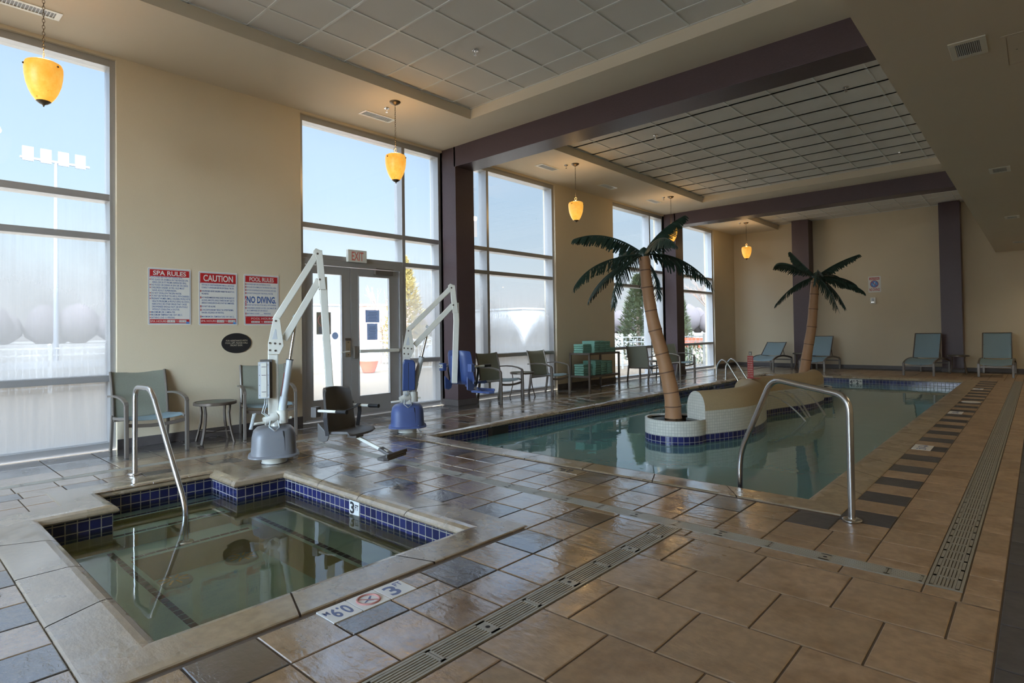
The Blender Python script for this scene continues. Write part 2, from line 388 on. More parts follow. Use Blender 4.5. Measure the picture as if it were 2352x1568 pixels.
def Tm(loc, rz=0.0, rx=0.0, ry=0.0): return Matrix.Translation(loc) @ Matrix.Rotation(rz, 4, 'Z') @ Matrix.Rotation(ry, 4, 'Y') @ Matrix.Rotation(rx, 4, 'X')
_tc = {}
def text(mb, s, x, y, h, w=None, m=0, T=None, align='L', bold=0.0, res=2):
    """lettering in the XY plane: baseline y, cap height h, squeezed or stretched to width w"""
    key = (s, res, bold)
    if key not in _tc:
        cu = bpy.data.curves.new('t', 'FONT'); cu.body = s; cu.size = 1; cu.resolution_u = res; cu.offset = bold
        ob = bpy.data.objects.new('t', cu); COL.objects.link(ob)
        me = bpy.data.meshes.new_from_object(ob.evaluated_get(bpy.context.evaluated_depsgraph_get()))
        _tc[key] = ([tuple(v.co) for v in me.vertices], [tuple(p.vertices) for p in me.polygons])
        bpy.data.objects.remove(ob); bpy.data.curves.remove(cu); bpy.data.meshes.remove(me)
    vs, fs = _tc[key]
    if not vs: return
    x0 = min(v[0] for v in vs); x1 = max(v[0] for v in vs)
    sy = h/.69; sx = (w/(x1-x0)) if w else sy
    if w is None: w = (x1-x0)*sx
    ox = x - (w/2 if align == 'C' else (w if align == 'R' else 0))
    mb.add([(ox+(v[0]-x0)*sx, y+v[1]*sy, 0) for v in vs], fs, m, T)
def wallx(x, y, z): return Matrix(((0, 0, 1, x), (1, 0, 0, y), (0, 1, 0, z), (0, 0, 0, 1)))       # plane facing +x
def wally(x, y, z): return Matrix(((1, 0, 0, x), (0, 0, -1, y), (0, 1, 0, z), (0, 0, 0, 1)))      # plane facing -y
# ------------------------------------------------------------------ the room shell
YB, YF, XR = -5.0, 19.78, 10.5       # back, far and right walls
ZC, ZT, ZS, XS = 4.40, 4.55, 3.128, 6.84
OPEN = [(-3.6, 1.905), (4.11, 6.735), (7.165, 9.92), (12.21, 14.82), (15.26, 18.12)]   # window openings along the window wall
WX = -0.32
mb = MB(); ys = [YB-.3]+[q for o in OPEN for q in o]+[YF+.3]
for i in range(0, len(ys), 2): mb.box(WX, ys[i], -.1, 0, ys[i+1], ZC+.02)
for a, b in OPEN: mb.box(WX, a, 4.365, 0, b, ZC+.02)
struct(mb.build('wall_left', 'wall'), 'cream painted window wall with tall glazed openings')
mb = MB(); mb.box(-.32, YF, -.1, XR+.3, YF+.3, 5.2); struct(mb.build('wall_back', 'wall'), 'cream far wall behind the loungers')
mb = MB(); mb.box(XR, YB-.3, -.1, XR+.3, YF, 5.2); struct(mb.build('wall_right', 'wall'), 'cream side wall opposite the windows')
mb = MB()
for x0, x1 in ((0, 1.2), (6.2, XR)): mb.box(x0, YB-.3, -.1, x1, YB, 5.2)
mb.box(1.2, YB-.3, 4.2, 6.2, YB, 5.2); mb.box(1.2, YB-.3, -.1, 6.2, YB, .08)
struct(mb.build('wall_front', 'wall'), 'cream end wall behind the viewer with one added wide window')
mb = MB()
mb.box(0, -1, 0, .016, 1.9, .105)
mb = MB()
for a, b in ((1.905, 4.11), (9.92, 12.21), (18.12, YF)): mb.box(0, a, 0, .016, b, .108)
struct(mb.build('baseboard_left', 'basetile', bevel=.003))
mb = MB()
for a, b in ((.016, 1.99), (2.47, 5.69), (6.15, XR)): mb.box(a, YF-.016, 0, b, YF, .108)
struct(mb.build('baseboard_back', 'basetile', bevel=.003))
# ceiling: a painted rim at ZC with tray recesses of acoustic tile
CX0 = 1.455; TR = [(YB, 6.025), (7.88, 14.07), (15.97, YF)]
mb = MB()
mb.box(0, YB, ZC, CX0, YF, ZC+.3)
for a, b in ((6.025, 7.88), (14.07, 15.97)): mb.box(CX0, a, ZC, XS, b, ZC+.3)
mb.box(XS, YB, ZS, XR, YF, 5.0)
struct(mb.build('ceiling', 'ceil'), 'cream plaster ceiling rim and lower soffit around the tile trays')
for k, (a, b) in enumerate(TR):
    mb = MB(); mb.box(CX0, a, ZT, XS, b, ZT+.05)
    x = 1.925
    while x < XS: mb.box(x-.012, a, ZT-.007, x+.012, b, ZT, 1); x += .5935
    y = 5.663
    while y > a: y -= .5855
    y += .5855
    while y < b: mb.box(CX0, y-.012, ZT-.008, XS, y+.012, ZT, 1); y += .5855
    for e_ in ((CX0, a, CX0+.02, b), (CX0, b-.02, XS, b), (CX0, a, XS, a+.02)): mb.box(e_[0], e_[1], ZT-.008, e_[2], e_[3], ZT, 1)
    struct(mb.build('ceiling_tiles', ['acoustic', 'tbar']), 'white acoustic tile tray, number %d from the near end' % (k+1))
mb = MB(); mb.box(WX, YB-.4, 4.98, XR+.4, YF+.4, 5.75); struct(mb.build('roof', 'bldg'))  # unseen slab, put in to block the sun and shade the near patio
# plum columns and beams
def column(x0, x1, y0, y1, z1, lab, base):
    t = thing('column', lab, None, ((x0+x1)/2, (y0+y1)/2, 0)); t['kind'] = 'structure'
    T = Matrix.Translation(-Vector(((x0+x1)/2, (y0+y1)/2, 0)))
    m = MB(); m.box(x0, y0, 0, x1, y1, z1); m.build('shaft', 'plum', t, bevel=.004, T=T)
    m = MB(); m.box(base[0], base[1], 0, base[2], base[3], .105); m.build('base', 'basetile', t, bevel=.004, T=T)
column(-.1, .34, 6.735, 7.165, ZC, 'plum column beside the glazed doors', (-.1, 6.715, .36, 7.185))
column(-.1, .34, 14.82, 15.26, ZC, 'plum column behind the near palm', (-.1, 14.80, .36, 15.28))
column(1.99, 2.47, YF-.46, YF+.05, ZT-.01, 'plum column on the far wall behind the far palm', (1.97, YF-.48, 2.49, YF))
column(5.69, 6.15, YF-.40, YF+.05, ZT-.01, 'plum column on the far wall behind the round table', (5.67, YF-.42, 6.17, YF))
for y0, y1, lab in ((6.735, 7.165, 'near plum ceiling beam spanning from the doors column'), (14.82, 15.26, 'far plum ceiling beam')):
    m = MB(); m.box(.30, y0, 4.06, XS+.02, y1, ZC+.02); struct(m.build('beam', 'plum', bevel=.004), lab)
# windows
XG = -.175
def window(n, y0, y1, mull, glass, hz=((2.77, 2.845), (2.33, 2.40), (.755, .825)), skip=None, lab=''):
    t = thing('window_%d' % n, lab, None, (0, (y0+y1)/2, 0)); t['kind'] = 'structure'; T = Matrix.Translation((0, -(y0+y1)/2, 0))
    f = MB(); xo, xi = -.25, -.045
    vs_ = [(y0, y0+.055), (y1-.055, y1)]+[(q-.03, q+.03) for q in mull]
    for a, b in vs_: f.box(xo, a, .0 if not (skip and a < skip[1]-.1 and a > skip[0]-.1) else 0, xi, b, 4.365)
    f.box(xo, y0, 4.285, xi-.002, y1, 4.366)
    cells = sorted([y0]+list(mull)+[y1])
    for a, b in zip(cells[:-1], cells[1:]):
        door = skip and a < skip[1]-.05 and b > skip[0]+.05
        for z0, z1 in hz[:2 if door else 3]: f.box(xo, a, z0, xi-.002, b, z1)
        if not door: f.box(xo, a, 0, xi-.002, b, .08)
    f.build('window_frame', 'alu', t, T=T, bevel=.003)
    g = MB()
    if skip:
        g.box(XG, y0+.02, 2.36, XG+.012, y1-.02, 4.33)
        for a, b in zip(cells[:-1], cells[1:]):
            if not (a < skip[1]-.05 and b > skip[0]+.05): g.box(XG, a+.02, .05, XG+.012, b-.02, 2.365)
    else: g.box(XG, y0+.02, .05, XG+.012, y1-.02, 4.33)
    g.build('glazing', glass, t, T=T)
MT['glass1'] = glass_mat('fogged_glass', .72, 1.75, .95, low=.04)
MT['glass2'] = glass_mat('door_glass', .34, 1.0, .8, low=.03)
MT['glass2b'] = glass_mat('sidelight_glass', .60, 1.7, .8, low=.05)
MT['glass3'] = glass_mat('part_cleared_glass', .72, 1.6, .5, ybias=(9.05, 1.25, 1.15), low=.03)
MT['glass4'] = glass_mat('clear_glass', .05, .8, .5, low=.0)
window(1, OPEN[0][0], OPEN[0][1], [-.85], 'glass1', lab='tall fogged window at the left edge behind the spa')
window(2, OPEN[1][0], OPEN[1][1], [5.93], 'glass2b', skip=(4.1, 5.93), lab='glazing over and beside the double doors')
window(3, OPEN[2][0], OPEN[2][1], [7.90], 'glass3', lab='tall half fogged window behind two armchairs')
window(4, OPEN[3][0], OPEN[3][1], [14.10], 'glass4', lab='tall clear window behind the near palm')
window(5, OPEN[4][0], OPEN[4][1], [15.72], 'glass4', lab='tall clear window nearest the far wall')
t = thing('window_6', 'added daylight window in the end wall behind the viewer', None, (3.7, YB, 0)); t['kind'] = 'structure'  # added out of view so that more daylight reaches the room
f = MB()
for x in (-2.5, -1.25, 0, 1.25, 2.44): f.box(x, -.25, .08, x+.06, -.05, 4.2)
for z in (.08, .79, 2.36, 4.14): f.box(-2.5, -.25, z, 2.5, -.052, z+.06)
f.build('window_frame', 'alu', t)
g = MB(); g.box(-2.48, -.17, .1, 2.48, -.158, 4.18); g.build('glazing', 'glass4', t)
# double doors
t = thing('door_1', 'aluminium framed glass double doors to the patio', None, (0, 5.0, 0)); t['kind'] = 'structure'
f = MB(); f.box(-.2, -.89, 2.25, -.035, .90, 2.335); f.box(-.2, -.89, 0, -.035, -.815, 2.25); f.box(-.2, .825, 0, -.035, .90, 2.25); f.box(-.22, -.89, -.01, -.02, .9, .018)
f.build('door_frame', 'alu', t, bevel=.003)
def leaf(y0, y1, gy0, gy1, hinge_left):
    d = MB(); x0, x1 = -.115, -.065
    for b in ((y0, .022, gy0, 2.243), (gy1, .022, y1, 2.243), (gy0, 2.14, gy1, 2.243), (gy0, .022, gy1, .285)): d.box(x0, b[0], b[1], x1, b[2], b[3])
    for b in ((gy0, .285, gy0+.016, 2.14), (gy1-.016, .285, gy1, 2.14), (gy0, 2.124, gy1, 2.14), (gy0, .285, gy1, .301)): d.box(x0+.01, b[0], b[1], x1+.006, b[2], b[3])
    lf = d.build('door_leaf', 'alu', t, bevel=.003)
    g = MB(); g.box(-.095, gy0, .285, -.085, gy1, 2.14); g.build('door_glass', 'glass2', lf)
    return lf
l1 = leaf(-.81, -.066, -.70, -.205, 1); l2 = leaf(-.06, .82, .068, .655, 0)
b_ = MB(); b_.bar([(-.02, .06, .98), (-.02, .785, .975)], .05, .035, side=(0, 0, 1)); b_.box(-.065, .725, .955, -.005, .775, 1.0)
b_.build('push_bar', 'white', l2, bevel=.004)['label'] = 'pale push bar'
b_ = MB(); b_.box(-.065, -.045, .875, -.005, .015, 1.06); b_.build('latch_housing', 'bronze2', l2, bevel=.006)
b_ = MB(); b_.box(-.065, .345, 2.165, .0, .675, 2.235); b_.bar([(.01, .35, 2.255), (.02, .66, 2.248)], .03, .012, side=(1, 0, 0)); b_.build('door_closer', 'bronze2', l2, bevel=.004)
b_ = MB(); b_.box(-.066, -.165, .90, -.05, -.08, 1.145); b_.box(-.066, -.17, 1.15, -.045, -.078, 1.185, 1)
for z in (.935, 1.0, 1.03, 1.12): b_.lathe([(.008, 0), (.008, .006), (0, .006)], 8, T=wallx(-.05, -.12, z), m=1)
b_.tube([(-.05, -.125, .985), (-.01, -.125, .985), (-.005, -.20, .98), (-.005, -.27, .975)], .009, 8, 2); b_.build('lock_plate', ['steel', 'bronze', 'white'], l1)
# ------------------------------------------------------------------ floor tiles
fl = MB()
G = .004
def tile(x0, x1, y0, y1, m, gap=G):
    t = random.random()*.98+.01; z = random.uniform(-.0006, .0006)
    x0 += gap; x1 -= gap; y0 += gap; y1 -= gap
    if x1 <= x0 or y1 <= y0: return
    b = .004; o = [(x0, y0, -.008), (x1, y0, -.008), (x1, y1, -.008), (x0, y1, -.008)]
    q = [(x0, y0, z-b*.6), (x1, y0, z-b*.6), (x1, y1, z-b*.6), (x0, y1, z-b*.6)]
    p = [(x0+b, y0+b, z), (x1-b, y0+b, z), (x1-b, y1-b, z), (x0+b, y1-b, z)]
    fl.add(o+q+p, [(8, 9, 10, 11)]+[(i, (i+1) % 4, 4+(i+1) % 4, 4+i) for i in range(4)]+[(4+i, 4+(i+1) % 4, 8+(i+1) % 4, 8+i) for i in range(4)], m, tone=t)
def zone(x0, x1, y0, y1, dx, dy, ox=None, oy=None, m=0, dark=None, bond=0.0, axis='x', gap=G):
    """tiles of dx by dy on a grid through (ox, oy); dark(x, y) picks the accent tiles; bond shifts every other row"""
    ox = x0 if ox is None else ox; oy = y0 if oy is None else oy
    j0 = math.floor((y0-oy)/dy+1e-6); j1 = math.ceil((y1-oy)/dy-1e-6)
    for j in range(j0, j1):
        sh = (bond*dx if j % 2 else 0)
        i0 = math.floor((x0-ox-sh)/dx+1e-6); i1 = math.ceil((x1-ox-sh)/dx-1e-6)
        for i in range(i0, i1):
            a, b = max(x0, ox+sh+i*dx), min(x1, ox+sh+(i+1)*dx); c, d = max(y0, oy+j*dy), min(y1, oy+(j+1)*dy)
            mm = m
            if dark and dark((ox+sh+(i+.5)*dx), (oy+(j+.5)*dy)): mm = 1
            tile(a, b, c, d, mm, gap)
YL = -2.0; D = .2865
alt = lambda o: (lambda v: math.floor((v-o)/D+1e-4) % 2 == 0)
zone(0.0, .78, YL, YF, .39, .44, 0, 1.655, m=2)                       # charcoal band under the windows
zone(.78, 1.12, YL, 19.2, .34, .44, .78, 1.655)
zone(1.24, 1.49, YL, 16.9, .25, D, 1.24, 1.98)
ay = alt(1.707)
zone(1.49, 1.735, YL, 4.31, .245, D, 1.49, 1.707, dark=lambda x, y: ay(y))
ay2 = alt(4.42)
zone(1.49, 1.80, 4.31, 16.9, .31, D, 1.49, 4.42, dark=lambda x, y: ay2(y))
zone(1.735, 2.27, .53, 1.02, .285, .285, 1.735, .815)                # beside the spa steps
zone(1.735, 2.0, 1.0, 2.4, .285, .285, 1.735, .815)
zone(1.735, 2.27, 2.38, 2.82, .285, .29, 1.735, 2.39)
ax = alt(4.64); mk = lambda x: 3.70 < x < 4.02
zone(1.735, 5.215, 2.82, 3.11, D, .29, 4.64, 2.82, dark=lambda x, y: ax(x) and not mk(x))
zone(1.735, 5.215, 3.11, 3.45, D, .34, 4.64, 3.11)
zone(1.24, 1.49, 2.4, 2.41, .25, .01)
ny = alt(1.955)
def nd(x, y): return ny(y) and not (1.37 < y < 1.66)
zone(5.215, 5.51, YL, 1.37, .295, D, 5.215, 1.955-7*D, dark=nd)
tile(5.362, 5.51, 1.37, 1.664, 1)
zone(5.215, 5.362, 1.37, 1.664, .147, .147)
tile(5.215, 5.362, 1.664, 1.82, 0); tile(5.362, 5.51, 1.664, 1.955, 0); tile(5.215, 5.362, 1.82, 1.955, 0)
zone(5.215, 5.51, 1.955, 3.45, .295, D, 5.215, 1.955, dark=nd)
zone(5.51, 5.815, YL, 3.45, .305, D, 5.51, 1.955-7*D)
ax2 = alt(4.62)
zone(1.735, 5.215, .235, .53, D, .295, 4.62, .235, dark=lambda x, y: ax2(x))
zone(1.735, 5.215, YL, .235, D, .29, 4.62, .235)
zone(5.96, 7.5, YL, 3.33, .415, .42, 6.10, 2.90, bond=.5, gap=.0045)
zone(5.96, 7.21, 3.33, 3.45, .415, .12, 6.03, 3.33)
tile(7.21, 7.36, 3.33, 3.45, 0); tile(7.36, 7.5, 3.33, 3.45, 0)
zone(1.24, 6.94, 3.57, 3.70, D, .13, 5.825, 3.57); zone(1.735, 6.94, 3.70, 4.0, D, .30, 5.825, 3.70)
ax3 = alt(5.825)
zone(1.735, 6.655, 4.0, 4.31, D, .31, 5.825, 4.0, dark=lambda x, y: ax3(x) and x > 2.0 and not 4.38 < x < 4.65)
ry = alt(4.262)
zone(6.655, 6.94, 4.0, 4.262, .285, .262); zone(6.64, 6.94, 4.262, 16.82, .30, D, 6.64, 4.262, dark=lambda x, y: ry(y))
zone(6.94, 7.21, 3.57, 16.9, .27, D, 6.94, 3.975); zone(7.36, 7.5, 3.45, 19.2, .14, .42, 7.36, 3.71)
zone(7.21, 7.36, 16.9, 19.2, .15, .29)
zone(1.24, 7.21, 16.82, 19.2, .29, .295, 1.24, 16.82)
zone(.78, 7.5, 19.2, YF, .42, .29, .78, 19.2, m=2)
zone(7.5, XR, YL, YF, .42, .42, 7.5, .25, m=2)
for a in ((0, YL, 1.93, YF), (1.93, YL, 4.93, .76), (1.93, .76, 2.46, 1.22), (1.93, 2.2, 2.46, 2.66), (4.93, YL, XR, 4.6), (1.93, 2.63, 4.93, 4.6), (6.39, 4.6, XR, YF), (1.93, 16.53, 6.39, YF), (0, YB, XR, YL)):
    fl.quad((a[0], a[1], -.006), (a[2], a[1], -.006), (a[2], a[3], -.006), (a[0], a[3], -.006), 3)
struct(fl.build('floor', ['tan', 'dark', 'slate', 'grout']), 'wet tan slate tile deck with dark accent tiles')
# ------------------------------------------------------------------ basins and copings
def offset_poly(P, d):
    n = len(P); out = []
    for i in range(n):
        a, b, c = Vector(P[i-1]), Vector(P[i]), Vector(P[(i+1) % n])
        e1 = (b-a).normalized(); e2 = (c-b).normalized(); n1 = Vector((e1.y, -e1.x)); n2 = Vector((e2.y, -e2.x))
        k = (n1+n2)/(1+n1.dot(n2)); out.append(b+k*d)
    return out
def coping(P, w, name, block, lab):
    """P counter-clockwise inner edge; outward side is to the right of travel"""
    prof = [(w, -.006), (w, .003), (w-.01, .006), (.075, .0065), (.045, .002), (.018, -.010), (.003, -.028), (0, -.040), (.010, -.054), (.036, -.058)]
    m = MB(); n = len(P)
    rings = [[Vector((*q, z)) for q in offset_poly(P, d)] for d, z in prof]
    for i in range(n):
        j = (i+1) % n; ln = (Vector(P[j])-Vector(P[i])).length; k = max(1, round(ln/block)); g = .004
        for b in range(k):
            tn = random.random()*.98+.01
            f0 = b/k+(g/ln if b else 0); f1 = (b+1)/k-(g/ln if b < k-1 else 0)
            for a in range(len(prof)-1):
                A0, A1 = rings[a][i].lerp(rings[a][j], f0), rings[a][i].lerp(rings[a][j], f1)
                B0, B1 = rings[a+1][i].lerp(rings[a+1][j], f0), rings[a+1][i].lerp(rings[a+1][j], f1)
                m.quad(A0, A1, B1, B0, 0, tone=tn)
    for i in range(n):       # mortar bed in the joints
        j = (i+1) % n
        for a in range(2, 7): 
            dz = Vector((0, 0, -.005)); m.quad(rings[a][i]+dz, rings[a][j]+dz, rings[a+1][j]+dz, rings[a+1][i]+dz, 1)
    o = m.build(name, ['coping', 'grout'], smooth=50); return struct(o, lab)
def basin(P, d, zf, name, matlist, zb=-.215):
    m = MB(); Q = [Vector((q[0], q[1])) for q in offset_poly(P, d)]; n = len(Q); u = 0
    for i in range(n):
        a, b = Q[i], Q[(i+1) % n]; ln = (b-a).length
        m.quad((*a, -.05), (*b, -.05), (*b, zb), (*a, zb), 0, uv=[(u, .144+.027), (u+ln, .144+.027), (u+ln, .006), (u, .006)])
        m.quad((*a, zb), (*b, zb), (*b, zf), (*a, zf), 1); u += math.ceil(ln/.072)*.072
    m.add([(q.x, q.y, zf) for q in Q], [tuple(reversed(range(n)))] , 2)
    return m
SPA = [(2.0, 1.29), (2.53, 1.29), (2.53, .83), (4.885, .83), (4.885, 2.56), (2.53, 2.56), (2.53, 2.125), (2.0, 2.125)]
coping(SPA, .30, 'spa_coping', .56, 'sandstone coping around the spa')
m = basin(SPA, .035, -.57, 'spa_basin', None)
X0, X1, Y0, Y1 = 2.495, 4.92, .795, 2.595
def step(x0, y0, x1, y1, z, strip):
    m.quad((x0, y0, z), (x1, y0, z), (x1, y1, z), (x0, y1, z), 2)
    for a, b in (((x0, y0), (x1, y0)), ((x1, y0), (x1, y1)), ((x1, y1), (x0, y1)), ((x0, y1), (x0, y0))): m.quad((*a, z), (*b, z), (*b, -.57), (*a, -.57), 1)
    s0, s1, s2, s3 = strip; m.box(s0, s1, z-.002, s2, s3, z+.002, 3)
    k = max(abs(s2-s0), abs(s3-s1)); nseg = int(k/.075)
    for i in range(1, nseg):
        if s2-s0 > s3-s1: q = s0+(s2-s0)*i/nseg; m.box(q-.002, s1, z+.001, q+.002, s3, z+.003, 2)
        else: q = s1+(s3-s1)*i/nseg; m.box(s0, q-.002, z+.001, s2, q+.002, z+.003, 2)
step(1.965, 1.255, 2.15, 2.16, -.215, (2.09, 1.275, 2.12, 2.14))
step(2.15, 1.255, 2.37, 2.16, -.29, (2.30, 1.30, 2.335, 2.13))
step(2.37, 1.275, 2.70, 2.26, -.385, (2.615, 1.34, 2.65, 2.20))
step(X0, Y0, X1, 1.275, -.335, (2.56, 1.20, X1-.1, 1.24)); step(X0, 2.26, X1, Y1, -.335, (2.56, 2.295, X1-.1, 2.335))
struct(m.build('spa_basin', ['blue', 'spawall', 'spatop', 'spastrip']), 'spa basin with amber steps, benches and navy waterline tile')
MT['spawater'] = water_mat('spa_water', (.97, .99, .96), (.30, .42, .33), .02, .03, 3.0)
m = MB(); SQ = offset_poly(SPA, .034); m.add([(q[0], q[1], -.172) for q in SQ], [tuple(range(len(SQ)))]); struct(m.build('spa_water', 'spawater'), 'still clear water in the spa')
POOL = [(2.09, 4.645), (6.35, 4.645), (6.35, 16.5), (2.09, 16.5)]
coping(POOL, .295, 'pool_coping', .58, 'sandstone coping around the pool')
m = basin(POOL, .035, -1.15, 'pool_basin', None)
struct(m.build('pool_basin', ['bluefar', 'poolwall', 'poolfloor']), 'teal pool basin with navy waterline tile')
MT['poolwater'] = water_mat('pool_water', (.34, .64, .62), (.155, .345, .335), .72, .10, 2.2, (1, .8, 1))
m = MB(); SQ = offset_poly(POOL, .034); m.add([(q[0], q[1], -.172) for q in SQ], [tuple(range(4))]); struct(m.build('pool_water', 'poolwater'), 'teal rippled pool water')

# ------------------------------------------------------------------ sling armchairs (front is +X)
def make_chair():
    t = thing('sling_armchair', '', 'armchair', group='sling armchairs along the windows')
    W = .29
    def back(zq): return -.235-.10*max(0, (zq-.38)/.48)**1.6       # rear line of the backrest
    for s in (-1, 1):
        y = s*W
        m = MB(); m.bar([(.285, y, 0), (.283, y, .30), (.275, y, .545)], .034, .044); m.build('leg', 'bronze2', t, bevel=.004)
        m = MB(); m.bar([(-.30, y*.96, 0), (-.265, y*.96, .20), (-.235, y*.96, .40)], .026, .04); m.build('leg', 'bronze2', t, bevel=.004)
        m = MB(); m.bar([(.287, y, .535), (.262, y, .565), (.18, y, .592), (.05, y, .612), (-.10, y, .615), (-.30, y, .60)], .042, .022); m.build('armrest', 'bronze2', t, bevel=.004)
    m = MB()
    for s in (-1, 1): m.tube([(back(z), s*W*.93, z) for z in (.34, .42, .5, .58, .66, .74, .81, .865)], .015, 8)
    m.build('back_frame', 'bronze2', t, smooth=40)
    m = MB(); m.sheet([[(back(z)-.012*(1-v*v)-(.02 if z > .84 else 0)*(1-v*v), v*W*.93, z-(.014*(1-v*v) if z > .84 else 0)) for z in (.36, .44, .52, .60, .68, .76, .82, .862)] for v in (-1, -.75, -.5, -.25, 0, .25, .5, .75, 1)], th=.004)
    m.build('backrest', 'sling', t, smooth=60)
    m = MB()
    for s in (-1, 1): m.bar([(-.24, s*W*.93, .365), (0, s*W*.93, .375), (.20, s*W*.93, .395), (.275, s*W*.93, .375)], .022, .03)
    m.bar([(.262, v*W, .335-.028*(1-v*v)) for v in (-1, -.6, -.2, .2, .6, 1)], .022, .036, side=(1, 0, 0))
    m.bar([(-.22, -W*.93, .34), (-.22, W*.93, .34)], .022, .03, side=(1, 0, 0)); m.build('seat_frame', 'bronze2', t, bevel=.003)
    m = MB(); m.sheet([[(x, v*W*.93, z-.020*(1-v*v)) for x, z in ((-.23, .378), (-.1, .385), (.05, .395), (.16, .405), (.22, .40), (.25, .385))] for v in (-1, -.75, -.5, -.25, 0, .25, .5, .75, 1)][::-1], th=.004)
    m.build('seat', 'slingb', t, smooth=60); t.children[-1]['label'] = 'pale blue grey sling seat'
    return t
ch = make_chair()
CH = [((.36, 2.11, 0), R(1), 'sling armchair by the left window, behind the spa handrail'),
      ((.40, 3.42, 0), R(-17), 'sling armchair partly hidden behind the grey pool lift'),
      ((.42, 7.69, 0), R(1), 'sling armchair next to the plum column, behind the blue lift seat'),
      ((.43, 9.09, 0), R(2), 'sling armchair just left of the towel rack'),
      ((.60, 12.53, 0), R(88), 'sling armchair just right of the towel rack, seen from its side'),
      ((.62, 14.28, 0), R(-12), 'sling armchair in front of the column behind the near palm trunk')]
for i, (p, a, l) in enumerate(CH):
    if i == 0: ch.location = p; ch.rotation_euler.z = a; ch['label'] = l
    else: dup(ch, p, a, l)
# ------------------------------------------------------------------ round side tables
def make_table():
    t = thing('side_table', '', 'side table', group='round side tables')
    m = MB(); m.lathe([(.225, .438), (.232, .442), (.232, .470), (.226, .474), (.214, .474), (.212, .468), (.205, .468)], 36); m.build('rim', 'bronze', t, smooth=40)
    m = MB(); m.lathe([(.212, .455), (.212, .469), (0, .469)], 36); m.build('tabletop', 'sling', t, smooth=40)
    for k in range(4):
        a = k*pi/2+.5; u = Vector((cos(a), sin(a), 0)); sd = (-sin(a), cos(a), 0)
        m = MB(); m.bar([u*.245, u*.215+Vector((0, 0, .10)), u*.185+Vector((0, 0, .22)), u*.175+Vector((0, 0, .34)), u*.19+Vector((0, 0, .44))], .028, .018, side=sd); m.build('leg', 'bronze', t, bevel=.002)
    m = MB()
    for k in range(2):
        a = k*pi/2+.5; u = Vector((cos(a), sin(a), 0)); m.tube([u*-.20+Vector((0, 0, .13)), Vector((0, 0, .115)), u*.20+Vector((0, 0, .13))], .006, 6)
    m.build('brace', 'bronze', t, smooth=40)
    return t
tb = make_table()
TB = [((.385, 2.80, 0), .1, 'round side table between the two armchairs at the left wall'),
      ((.30, 8.43, 0), .3, 'round side table between two armchairs at the half fogged window'),
      ((.56, 13.30, 0), .2, 'round side table between armchairs behind the near palm trunk'),
      ((2.28, 18.98, 0), .5, 'round side table behind the trunk of the far palm, between two loungers'),
      ((6.08, 18.86, 0), .35, 'round side table in front of the right plum column between two loungers')]
for i, (p, a, l) in enumerate(TB):
    if i == 0: tb.location = p; tb.rotation_euler.z = a; tb['label'] = l
    else: dup(tb, p, a, l)
# ------------------------------------------------------------------ chaise loungers (foot end is -Y)
def make_lounger(ang):
    t = thing('chaise_lounger', '', 'lounger', group='sling loungers along the far wall')
    W = .315
    side = [(0, .300), (.07, .325), (.22, .365), (.45, .395), (.72, .405), (.95, .40), (1.3, .37), (1.62, .33), (1.74, .30)]
    for s in (-1, 1):
        m = MB(); m.bar([(s*W, y, z) for y, z in side], .032, .05, side=(1, 0, 0)); m.build('side_rail', 'bronze2', t, bevel=.004)
        for y in (0.02, 1.72):
            m = MB(); m.bar([(s*W, y, 0), (s*W, y, .30 if y > 1 else .315)], .05, .042, side=(1, 0, 0)); m.build('leg', 'bronze2', t, bevel=.006)
    m = MB(); m.bar([(-W, .03, .245), (W, .03, .245)], .03, .035, side=(0, 1, 0)); m.bar([(-W, 1.70, .25), (W, 1.70, .25)], .03, .035, side=(0, 1, 0)); m.build('crossbar', 'bronze2', t, bevel=.003)
    m = MB(); V = (-1, -.7, -.35, 0, .35, .7, 1)
    m.sheet([[(v*(W-.02), y, z-.03*(1-v*v)) for y, z in ((.01, .298), (.03, .318), (.12, .348), (.28, .385), (.5, .408), (.75, .415))] for v in V][::-1], th=.005); m.build('seat', 'slingb', t, smooth=60)
    c, s_ = cos(ang), sin(ang); bl = .70
    f = MB()
    for q in (-1, 1): f.tube([(q*(W-.035), .78+bl*k*c, .41+bl*k*s_) for k in (0, .5, 1)], .014, 8)
    f.tube([(-(W-.035), .78+bl*c, .41+bl*s_), (W-.035, .78+bl*c, .41+bl*s_)], .010, 8)
    for q in (-1, 1): f.tube([(q*(W-.06), .78+.38*c, .41+.38*s_), (q*(W-.06), .78+.38*c+.16, .375)], .009, 6)
    f.build('back_frame', 'bronze', t, smooth=40)
    m = MB(); m.sheet([[(v*(W-.045), .785+bl*k*c+.018*(1-v*v)*s_, .412+bl*k*s_-.018*(1-v*v)*c) for k in (0.02, .25, .5, .75, .985)] for v in V][::-1], th=.005); m.build('backrest', 'slingb', t, smooth=60)
    return t
LG = [((1.565, 17.69, 0), 0, 33, 'lounger farthest left at the far wall with a half reclined back'),
      ((2.90, 17.74, 0), 0, 54, 'lounger beside the far palm trunk, left of the wide bare wall'),
      ((5.39, 17.55, 0), R(-5), 64, 'lounger left of the right plum column, back raised high'),
      ((6.86, 17.84, 0), 0, 64, 'lounger farthest right at the far wall, past the round table')]
for p, a, g, l in LG:
    o = make_lounger(R(g)); o.location = p; o.rotation_euler.z = a; o['label'] = l
